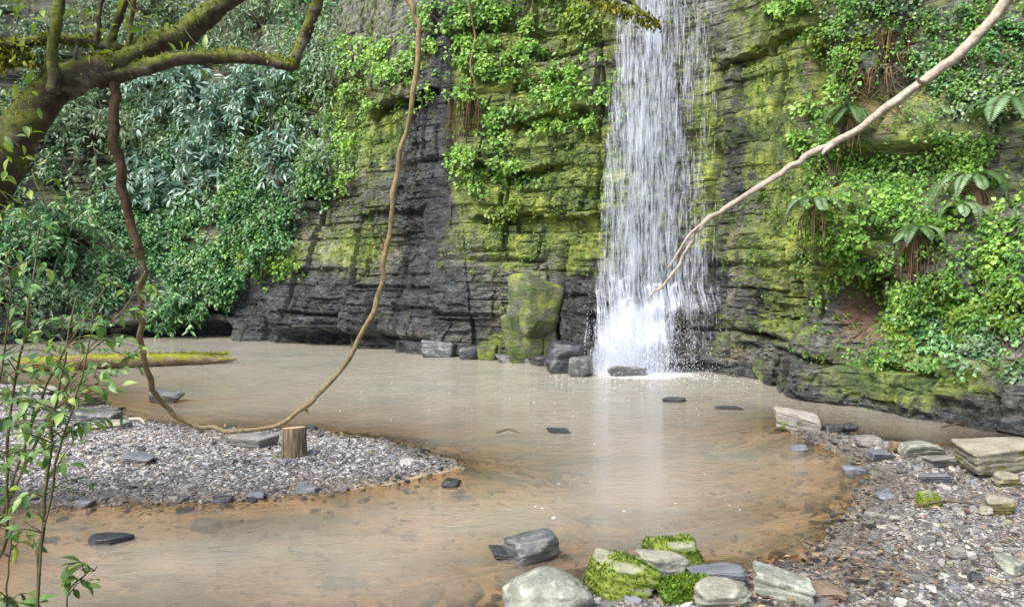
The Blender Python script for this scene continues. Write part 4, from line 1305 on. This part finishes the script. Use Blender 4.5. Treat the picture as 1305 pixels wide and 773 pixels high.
# left bar
s_('flat_rock', 318, 578, 64, 17, .5, 'drift', 'pale grey flat slab on the pebble bar beside the upright log', .9, (0, .06), -.15)
s_('rock', 393, 551, 22, 9, .7, 'wet', 'small black stone behind the upright log', .5, zb=0)
s_('rock', 206, 513, 46, 15, .7, 'wetpale', 'black and white stone under the vine at the back of the bar', .6, (0, .1), zb=0)
s_('flat_rock', 170, 600, 46, 10, .7, 'slate', 'dark tilted slate in the middle of the pebble bar', .9, (.1, .15))
s_('flat_rock', 34, 585, 56, 14, .7, 'grey', 'greenish slab behind the sapling stems', .8)
s_('flat_rock', 30, 553, 70, 14, .7, 'drift', 'bedded grey slab at the shaded end of the bar', .9)
s_('flat_rock', 115, 546, 60, 14, .7, 'wetpale', 'long dark slab near the back edge of the bar', .9, (0, .08))
s_('flat_rock', 145, 552, 34, 8, .7, 'pale', 'small pale slab leaning on the long dark slab', .8)
s_('flat_rock', 30, 505, 80, 10, .7, 'pale', 'pale slab at the water behind the saplings', .9, zb=.02)
s_('flat_rock', 95, 520, 60, 12, .7, 'brown', 'brown slab at the back of the bar behind the saplings', .8)
s_('rock', 325, 635, 28, 8, .7, 'slate', 'small blue slate on the front rim of the pebble bar', .8)
s_('rock', 283, 640, 26, 8, .7, 'wet', 'small dark stone on the front rim of the pebble bar', .6)
s_('rock', 390, 628, 36, 7, .6, 'slate', 'thin slate lying along the front rim of the bar', .9)
s_('rock', 105, 645, 28, 9, .7, 'slate', 'bluish stone where the bar meets the brown shallows', .7)
# foot of the cliff
s_('rock', 722, 475, 58, 44, .9, 'wet', 'rounded black boulder beside the foot of the waterfall', .4, zb=0)
s_('rock', 741, 480, 34, 28, .9, 'wetpale', 'upright streaked rock in front of the rounded black boulder', .6, (.1, -.1), zb=0)
s_('rock', 800, 479, 52, 14, .6, 'wetpale', 'long wet rock lying in the foam under the waterfall', .6, zb=0)
s_('rock', 790, 462, 26, 20, .8, 'wet', 'dark rock half covered by the splash', .4, zb=0)
s_('rock', 848, 470, 34, 18, .8, 'wet', 'black rock at the splash edge toward the cliff corner', .4, zb=0)
s_('boulder', 683, 424, 74, 80, .7, 'mossblock', 'great squared mossy block set in the cliff beside the waterfall', .6, (.08, .14), .4, Y=14.4)
s_('boulder', 668, 460, 62, 70, .7, 'mossblock', 'tall mossy block standing under the great squared block', .7, (0, -.1), .2, Y=14.5)
s_('rock', 702, 462, 24, 50, .9, 'mossblock', 'slim mossy rock in the cleft beside the tall block', .6, Y=14.6)
s_('flat_rock', 655, 462, 52, 12, .7, 'wetpale', 'wet ledge stone at the foot of the tall mossy block', .85, zb=0)
s_('flat_rock', 692, 466, 40, 14, .7, 'wet', 'black wet stone between the ledge stone and rounded boulder', .6, zb=0)
s_('rock', 620, 459, 30, 20, .8, 'mossblock', 'small moss-capped stone at the pool edge', .6, zb=0)
s_('rock', 596, 458, 30, 18, .8, 'wet', 'dark stone next to the small moss-capped one', .6, zb=0)
s_('flat_rock', 558, 455, 52, 22, .7, 'wetpale', 'undercut ledge of bedded rock at the pool edge', .85, zb=0)
s_('rock', 1292, 537, 46, 28, .8, 'wet', 'wet black rock ending the inlet below the near wall', .6, zb=0)
s_('rock', 1248, 525, 50, 20, .8, 'wetpale', 'bluish wet rock at the foot of the near wall', .6, zb=0)
s_('boulder', 1300, 518, 60, 55, .9, 'mossblock', 'blocky mossy boulder above the wet black rock', .7, Y=9.0)
s_('rock', 1120, 500, 110, 26, .6, 'mossblock', 'broad low hump of rock at the wall foot', .4, zb=0)
s_('rock', 1045, 492, 60, 22, .6, 'wetpale', 'layered wet stone at the wall foot before the broad hump', .8, zb=0)
s_('rock', 985, 485, 44, 26, .7, 'mossblock', 'mossy wedge of stone at the wall foot near the corner', .6, zb=0)
s_('rock', 1190, 512, 60, 18, .7, 'wet', 'dark wet stone between the broad hump and bluish rock', .6, zb=0)
# stones lying under the water
for (px, py, w_, lab) in [(530, 745, 80, 'long brown stone under the near water'), (590, 756, 60, 'sunken orange stone near the largest boulder'), (655, 742, 70, 'sunken flat stone below the angular rock'),
                          (440, 752, 50, 'sunken orange stone farther along the near water'), (430, 700, 60, 'dim sunken slab in the middle of the near water'), (260, 668, 40, 'dim sunken stone in front of the pebble bar')]:
    g = G(px, py, -.06)
    w = w_ * g[1] / 1000
    hb = H(g[0], g[1])
    V, T = stone_shape((w, w * .7, .10), int(px), .7, (0, .05), rng.uniform(0, 3), ICO3)
    c = np.array([g[0], g[1], min(-.07, hb + .03)])
    tag(build('sunken_stone', V + c, [T], ST['brown' if 'orange' in lab or 'brown' in lab else 'slate'], None, origin=c), lab, 'rock')

# ------------------------------------------------------------------ gravel
def shards(x, y, size, mat, name, lift=0.0, flat=.22):
    n = len(x)
    hz, _ = Hd(x, y)
    yaw = rng.uniform(0, 6.28, n); k = 6
    an = np.sort((np.arange(k)[None] + rng.uniform(-.42, .42, (n, k))) / k * 2 * np.pi, 1)
    rx = size[:, None] * rng.uniform(.7, 1.15, (n, k)); asp = rng.uniform(.28, .7, n)[:, None]
    lx, ly = rx * np.cos(an), rx * np.sin(an) * asp
    tz = size * rng.uniform(.05, flat, n)
    ta, tb = rng.normal(0, .13, n)[:, None], rng.normal(0, .13, n)[:, None]
    cyw, syw = np.cos(yaw)[:, None], np.sin(yaw)[:, None]
    def place(sc, z):
        X_ = lx * sc; Y_ = ly * sc
        Z_ = z[:, None] + X_ * ta + Y_ * tb
        return np.stack([x[:, None] + X_ * cyw - Y_ * syw, y[:, None] + X_ * syw + Y_ * cyw, hz[:, None] + Z_ + lift], -1)
    topv = place(rng.uniform(.78, .95, (n, 1)), tz + size * .15); bot = place(1.0, -tz * .8)
    V = np.concatenate([topv, bot], 1).reshape(-1, 3)
    o = np.arange(n)[:, None] * 12
    hexa = o + np.arange(6)[None]
    j = np.arange(6)
    sd = np.stack([j + 6, (j + 1) % 6 + 6, (j + 1) % 6, j], -1)
    sd = (o[:, None, :] + sd[None]).reshape(-1, 4)
    rnd = np.repeat(rng.random(n), 12)
    return build(name, V, [hexa, sd], mat, None, {'rnd': rnd, 'damp': np.repeat(sst(.045, .012, hz + .02 * vn(x * 3, y * 3, 8)), 12)}, smooth=False)


def gravel_mat(name, stops):
    m = NT(name)
    c = m.ramp(m.attr('rnd'), stops, 'CONSTANT')
    n1 = m.noise(m.coord(), 45, 5, .7)
    c = m.mix(m.g(n1, .3, .7), m.mix(1, c, (.62, .6, .58), 'MULTIPLY'), m.mix(1, c, (1.2, 1.2, 1.2), 'MULTIPLY'))
    c = m.mix(m.math('MULTIPLY', m.attr('damp'), .9), c, m.mix(1, c, (.5, .47, .43), 'MULTIPLY'))
    return m.end(m.pbr(c, m.math('MULTIPLY_ADD', m.attr('damp'), -.32, .6), m.bump(n1, .5, .006), .5))


GM1 = gravel_mat('bar_gravel', [(0, (.06, .06, .064)), (.13, (.17, .17, .175)), (.28, (.30, .296, .295)), (.47, (.43, .42, .41)), (.66, (.56, .545, .52)), (.82, (.38, .32, .25)), (.87, (.25, .28, .33)), (.92, (.66, .64, .61))])
GM2 = gravel_mat('bank_gravel', [(0, (.05, .05, .05)), (.13, (.12, .12, .118)), (.30, (.205, .203, .20)), (.50, (.295, .29, .275)), (.68, (.40, .39, .36)), (.80, (.25, .20, .155)), (.86, (.19, .21, .245)), (.92, (.25, .25, .165)), (.96, (.46, .45, .42))])


def scatter(P, n, dlo, dhi, box, pxr):
    x = rng.uniform(box[0], box[1], n); y = rng.uniform(box[2], box[3], n)
    hz, d = Hd(x, y)
    px, py = project(np.stack([x, y, hz], -1))
    k = (d > dlo) & (d < dhi) & (px > pxr[0]) & (px < pxr[1]) & (py < 830)
    return x[k], y[k], d[k]


x, y, d = scatter(BAR, 240000, -.1, 9, (-8.5, .2, 5.2, 14), (-90, 640))
keep = rng.random(len(x)) < np.clip(1.1 - (y - 6) * .1, .25, 1) * np.where(d < .02, .3, 1)
x, y = x[keep], y[keep]
tag(shards(x, y, np.exp(rng.normal(-4.62, .5, len(x))).clip(.004, .045), GM1, 'bar_gravel'), 'grey slate pebbles heaped on the low bar', 'gravel', kind='stuff')
x, y, d = scatter(BANK, 150000, -.16, 9, (-.2, 6.6, 3.2, 9.2), (600, 1400))
keep = rng.random(len(x)) < np.where(d < .0, .35, 1)
x, y = x[keep], y[keep]
tag(shards(x, y, np.exp(rng.normal(-4.75, .6, len(x))).clip(.004, .07), GM2, 'bank_gravel'), 'mixed dark slate chips and gravel on the bank', 'gravel', kind='stuff')
# sparse slate chips on the pool bed close to the shores
x, y, d = scatter(BAR, 26000, -1.3, -.02, (-5, 5, 3.2, 9), (-60, 1400))
keep = rng.random(len(x)) < .1
x, y = x[keep], y[keep]
tag(shards(x, y, np.exp(rng.normal(-3.6, .55, len(x))).clip(.01, .12), gravel_mat('bed_chip', [(0, (.10, .07, .045)), (.3, (.20, .14, .09)), (.6, (.30, .21, .13)), (.85, (.14, .13, .11))]), 'bed_chips', lift=.004), 'scattered dark chips on the shallow pool bed', 'gravel', kind='stuff')


x, y, d = scatter(None, 60000, -.06, .13, (-6, 6, 3.6, 10), (-60, 1320))
keep = rng.random(len(x)) < .12
x, y = x[keep], y[keep]
tag(shards(x, y, np.exp(rng.normal(-3.5, .38, len(x))).clip(.015, .075), gravel_mat('rim_slate', [(0, (.05, .052, .058)), (.35, (.12, .125, .14)), (.6, (.20, .205, .22)), (.85, (.34, .335, .32))]), 'rim_gravel', .006, .16), 'dark flat slate chips along the water rims', 'gravel', kind='stuff')
x, y, d = scatter(None, 40000, .05, 9, (-7, 6, 3.6, 12), (-60, 1320))
keep = rng.random(len(x)) < np.where((x > 2.2) & (y > 6.5), .07, .026)
x, y = x[keep], y[keep]
tag(shards(x, y, np.exp(rng.normal(-3.2, .35, len(x))).clip(.02, .09), GM2, 'coarse_gravel', .008, .16), 'flat slate pieces scattered over the gravel', 'gravel', kind='stuff')


def litter(n, box, pxr, name, label, dlo=0.0):
    x, y, d = scatter(None, n, dlo, 9, box, pxr)
    hz, _ = Hd(x, y)
    k = len(x)
    P = np.stack([x, y, hz + .02 + .01 * rng.random(k)], -1)
    D = np.column_stack([rng.normal(size=(k, 2)), rng.normal(0, .15, k)])
    Nn = np.column_stack([rng.normal(0, .25, (k, 2)), np.ones(k)])
    ls = rng.uniform(.025, .07, k)
    V, T = leaves(P, D, Nn, ls, ls * .45, .15, -.05)
    tag(build(name, V, T, LM_LITTER, None, {'rnd': np.repeat(rng.random(k), 5)}, smooth=False), label, 'leaf litter', kind='stuff')


litter(800, (.9, 5.5, 3.6, 7.5), (880, 1320), 'leaf_litter', 'brown fallen leaves strewn over the bank gravel')
litter(500, (.9, 2.6, 3.6, 4.8), (900, 1160), 'leaf_drift', 'reddish leaves caught along the near water line', -.05)
litter(700, (-6, 0, 5.5, 9), (0, 600), 'bar_litter', 'few brown leaves on the pebble bar')


def stick(label, a, b, th_, mat=M_STEM):
    p, q = G(*a), G(*b)
    p[2] = max(H(p[0], p[1]), 0) + .035; q[2] = max(H(q[0], q[1]), 0) + .04
    r_ = th_ / 2 * p[1] / 1000
    v_, f_, _ = tube([p, (p + q) / 2 + rng.normal(0, .015, 3) + [0, 0, .01], q], [r_, r_ * .8, r_ * .4], 6, 6, .2, 3)
    ac = Acc(); ac.add(v_, f_)
    tag(ac.make('stick', mat, None, origin=p), label, 'stick')


stick('thin dark stick on the gravel under the lone grey-green stone', (1165, 660), (1240, 658), 4)
stick('dark stick lying in the shallows beside the mid-pool rock', (633, 555), (663, 557), 3, M_STEM)
stick('crooked stick at the back of the bar under the vine', (85, 565), (160, 553), 4)
stick('short stick on the bar below the vine bend', (165, 541), (185, 549), 5, M_DRY)
stick('dark twig at the inlet in front of the wet wall foot', (1200, 548), (1232, 545), 3, M_STEM)

# foam flecks floating on the pool
n = 70
pxs = np.concatenate([rng.uniform(430, 900, 55), rng.uniform(640, 960, 15)]); pys = np.concatenate([rng.uniform(478, 535, 55), rng.uniform(545, 660, 15)])
P = np.array([G(a, b, .007) for a, b in zip(pxs, pys)])
P = np.vstack([P, np.column_stack([2.3 + rng.normal(0, .9, 520), 12.75 - np.abs(rng.normal(0, .55, 520)), np.full(520, .007)])])
hz, dq = Hd(P[:, 0], P[:, 1])
P = P[dq < -.2]; n = len(P)
r_ = rng.uniform(.006, .016, n)
an = np.linspace(0, 2 * np.pi, 6, endpoint=False)
ringv = P[:, None, :] + np.stack([r_[:, None] * np.cos(an)[None], r_[:, None] * .7 * np.sin(an)[None], np.zeros((n, 6))], -1)
V = np.concatenate([ringv, (P + np.column_stack([0 * r_, 0 * r_, r_ * .25]))[:, None, :]], 1).reshape(-1, 3)
o = np.arange(n)[:, None, None] * 7
j = np.arange(6)
T = (o + np.stack([j, (j + 1) % 6, np.full(6, 6)], -1)[None]).reshape(-1, 3)
tag(build('foam_flecks', V, [T], M_SPRAY), 'white foam bubbles drifting on the pool', 'foam', kind='stuff')

# ------------------------------------------------------------------ saplings
def sapling(label, base, stems, L, seed, mat=LM_SAP, dens=1.0, tw=.28):
    r_ = np.random.default_rng(seed)
    b0 = np.array([base[0], base[1], H(base[0], base[1])])
    t = thing('sapling', label, 'sapling', b0)
    Ps, Ds, Ns, tn = [], [], [], []
    tacc = Acc()
    for L_ in stems:
        P, r = pxline(L_)
        r = [q * .68 for q in r]
        P = [b0 - [0, 0, .05] + r_.normal(0, .02, 3)] + P; r = [r[0] * 1.1] + r
        v_, f_, path = tube(P, r, 7, 8, .15, seed, .015)
        ac = Acc(); ac.add(v_, f_); ac.make('stem', M_GSTEM, t)
        n = int(len(path) * .55 * dens)
        for q in range(n):
            k = int(r_.uniform(.22, 1) * (len(path) - 1))
            p = path[k]
            a = r_.uniform(0, 6.28)
            g = np.array([math.cos(a), math.sin(a) * .8, r_.uniform(-.05, .45)])
            l_ = tw * r_.uniform(.4, 1.1)
            v_, f_, tp = tube([p, p + g * l_ * .5 + [0, 0, .03], p + g * l_], [.0035, .0025, .0012], 4, 4)
            tacc.add(v_, f_)
            m_ = r_.integers(3, 6)
            for f in np.linspace(.35, 1, m_):
                pp = tp[int(f * (len(tp) - 1))]
                dv = g * .7 + r_.normal(0, .45, 3) + [0, 0, -.42]
                Ps.append(pp); Ds.append(dv); Ns.append(np.array([0, -.25, 1.]) + r_.normal(0, .35, 3)); tn.append(np.clip(r_.normal(.42, .22), 0, 1))
    Ps, Ds, Ns, tn = map(np.array, (Ps, Ds, Ns, tn))
    ls = L * r_.uniform(.55, 1.2, len(Ps))
    V, Q_, kk = fine_leaves(Ps, Ds, Ns, ls, ls * .46, .28)
    build('foliage', V, Q_, mat, t, {'rnd': np.repeat(tn, kk)}, extra=(tacc, M_GSTEM))


sapling('tall sapling with two crossing stems at the near water edge', (-2.15, 3.45),
        [[(48, 740, 3.5, 7), (55, 660, 3.5, 7), (62, 590, 3.5, 6), (70, 520, 3.5, 5), (85, 440, 3.55, 4), (95, 380, 3.6, 3)],
         [(50, 720, 3.45, 5), (66, 620, 3.5, 5), (82, 550, 3.5, 4), (105, 480, 3.5, 3), (118, 400, 3.5, 2)]], .064, 3, dens=.85)
sapling('yellowish sapling with drooping top leaves beside the trunk', (-2.75, 3.6),
        [[(2, 700, 3.7, 6), (8, 600, 3.7, 6), (15, 520, 3.7, 5), (30, 430, 3.7, 5), (42, 350, 3.7, 4), (52, 280, 3.7, 2)],
         [(-20, 680, 3.6, 5), (-14, 560, 3.6, 5), (5, 460, 3.6, 4), (12, 380, 3.6, 3), (8, 320, 3.6, 2)]], .07, 8, dens=.85)
sapling('leafy sapling reaching out over the end of the fallen log', (-3.25, 4.7),
        [[(10, 640, 4.7, 6), (40, 540, 4.7, 6), (70, 470, 4.7, 5), (105, 410, 4.7, 4), (140, 355, 4.7, 3)],
         [(30, 600, 4.7, 4), (80, 500, 4.7, 4), (125, 430, 4.65, 3), (160, 390, 4.6, 3), (185, 345, 4.6, 2)],
         [(20, 620, 4.7, 5), (60, 540, 4.7, 4), (110, 500, 4.7, 3), (150, 470, 4.6, 3), (165, 455, 4.6, 2)]], .078, 21, dens=.9, tw=.3)
sapling('small low seedling with few leaves at the near water', (-2.0, 3.6), [[(85, 765, 3.65, 3), (105, 735, 3.65, 3), (125, 722, 3.65, 2)]], .085, 31, dens=.6, tw=.12)
sapling('broad-leaved seedling below the tall sapling', (-2.32, 3.5), [[(8, 770, 3.55, 4), (12, 715, 3.55, 3), (20, 660, 3.55, 2)]], .1, 37, dens=.55, tw=.16)

# ------------------------------------------------------------------ light
w = bpy.data.worlds.new('World')
S.world = w
w.use_nodes = True
nt = w.node_tree
bg = nt.nodes['Background']
sky = nt.nodes.new('ShaderNodeTexSky')
sky.sky_type = 'NISHITA'
sky.sun_disc = False
EL, AZ = R(52), R(226)      # azimuth clockwise from +Y
sky.sun_elevation = EL
sky.sun_rotation = AZ
sky.air_density = 1.0
sky.dust_density = 3.0
nt.links.new(sky.outputs[0], bg.inputs[0])
bg.inputs[1].default_value = .13
sl = bpy.data.lights.new('sun', 'SUN')
sl.energy = 1.9
sl.angle = R(28)
sl.color = (1, .95, .87)
so = bpy.data.objects.new('sun', sl)
COL.objects.link(so)
so.rotation_euler = (math.pi / 2 - EL, 0, math.pi - AZ)
# direction check: lamp -Z must point from the sun towards the scene
S.view_settings.view_transform = 'Standard'
S.view_settings.look = 'None'
S.view_settings.gamma = 1
S.view_settings.use_curve_mapping = False
S.view_settings.exposure = 1.5
S.cycles.max_bounces = 8
S.cycles.diffuse_bounces = 3
S.cycles.glossy_bounces = 3
S.cycles.transparent_max_bounces = 24
S.cycles.caustics_reflective = False
S.cycles.caustics_refractive = False
S.cycles.use_denoising = True
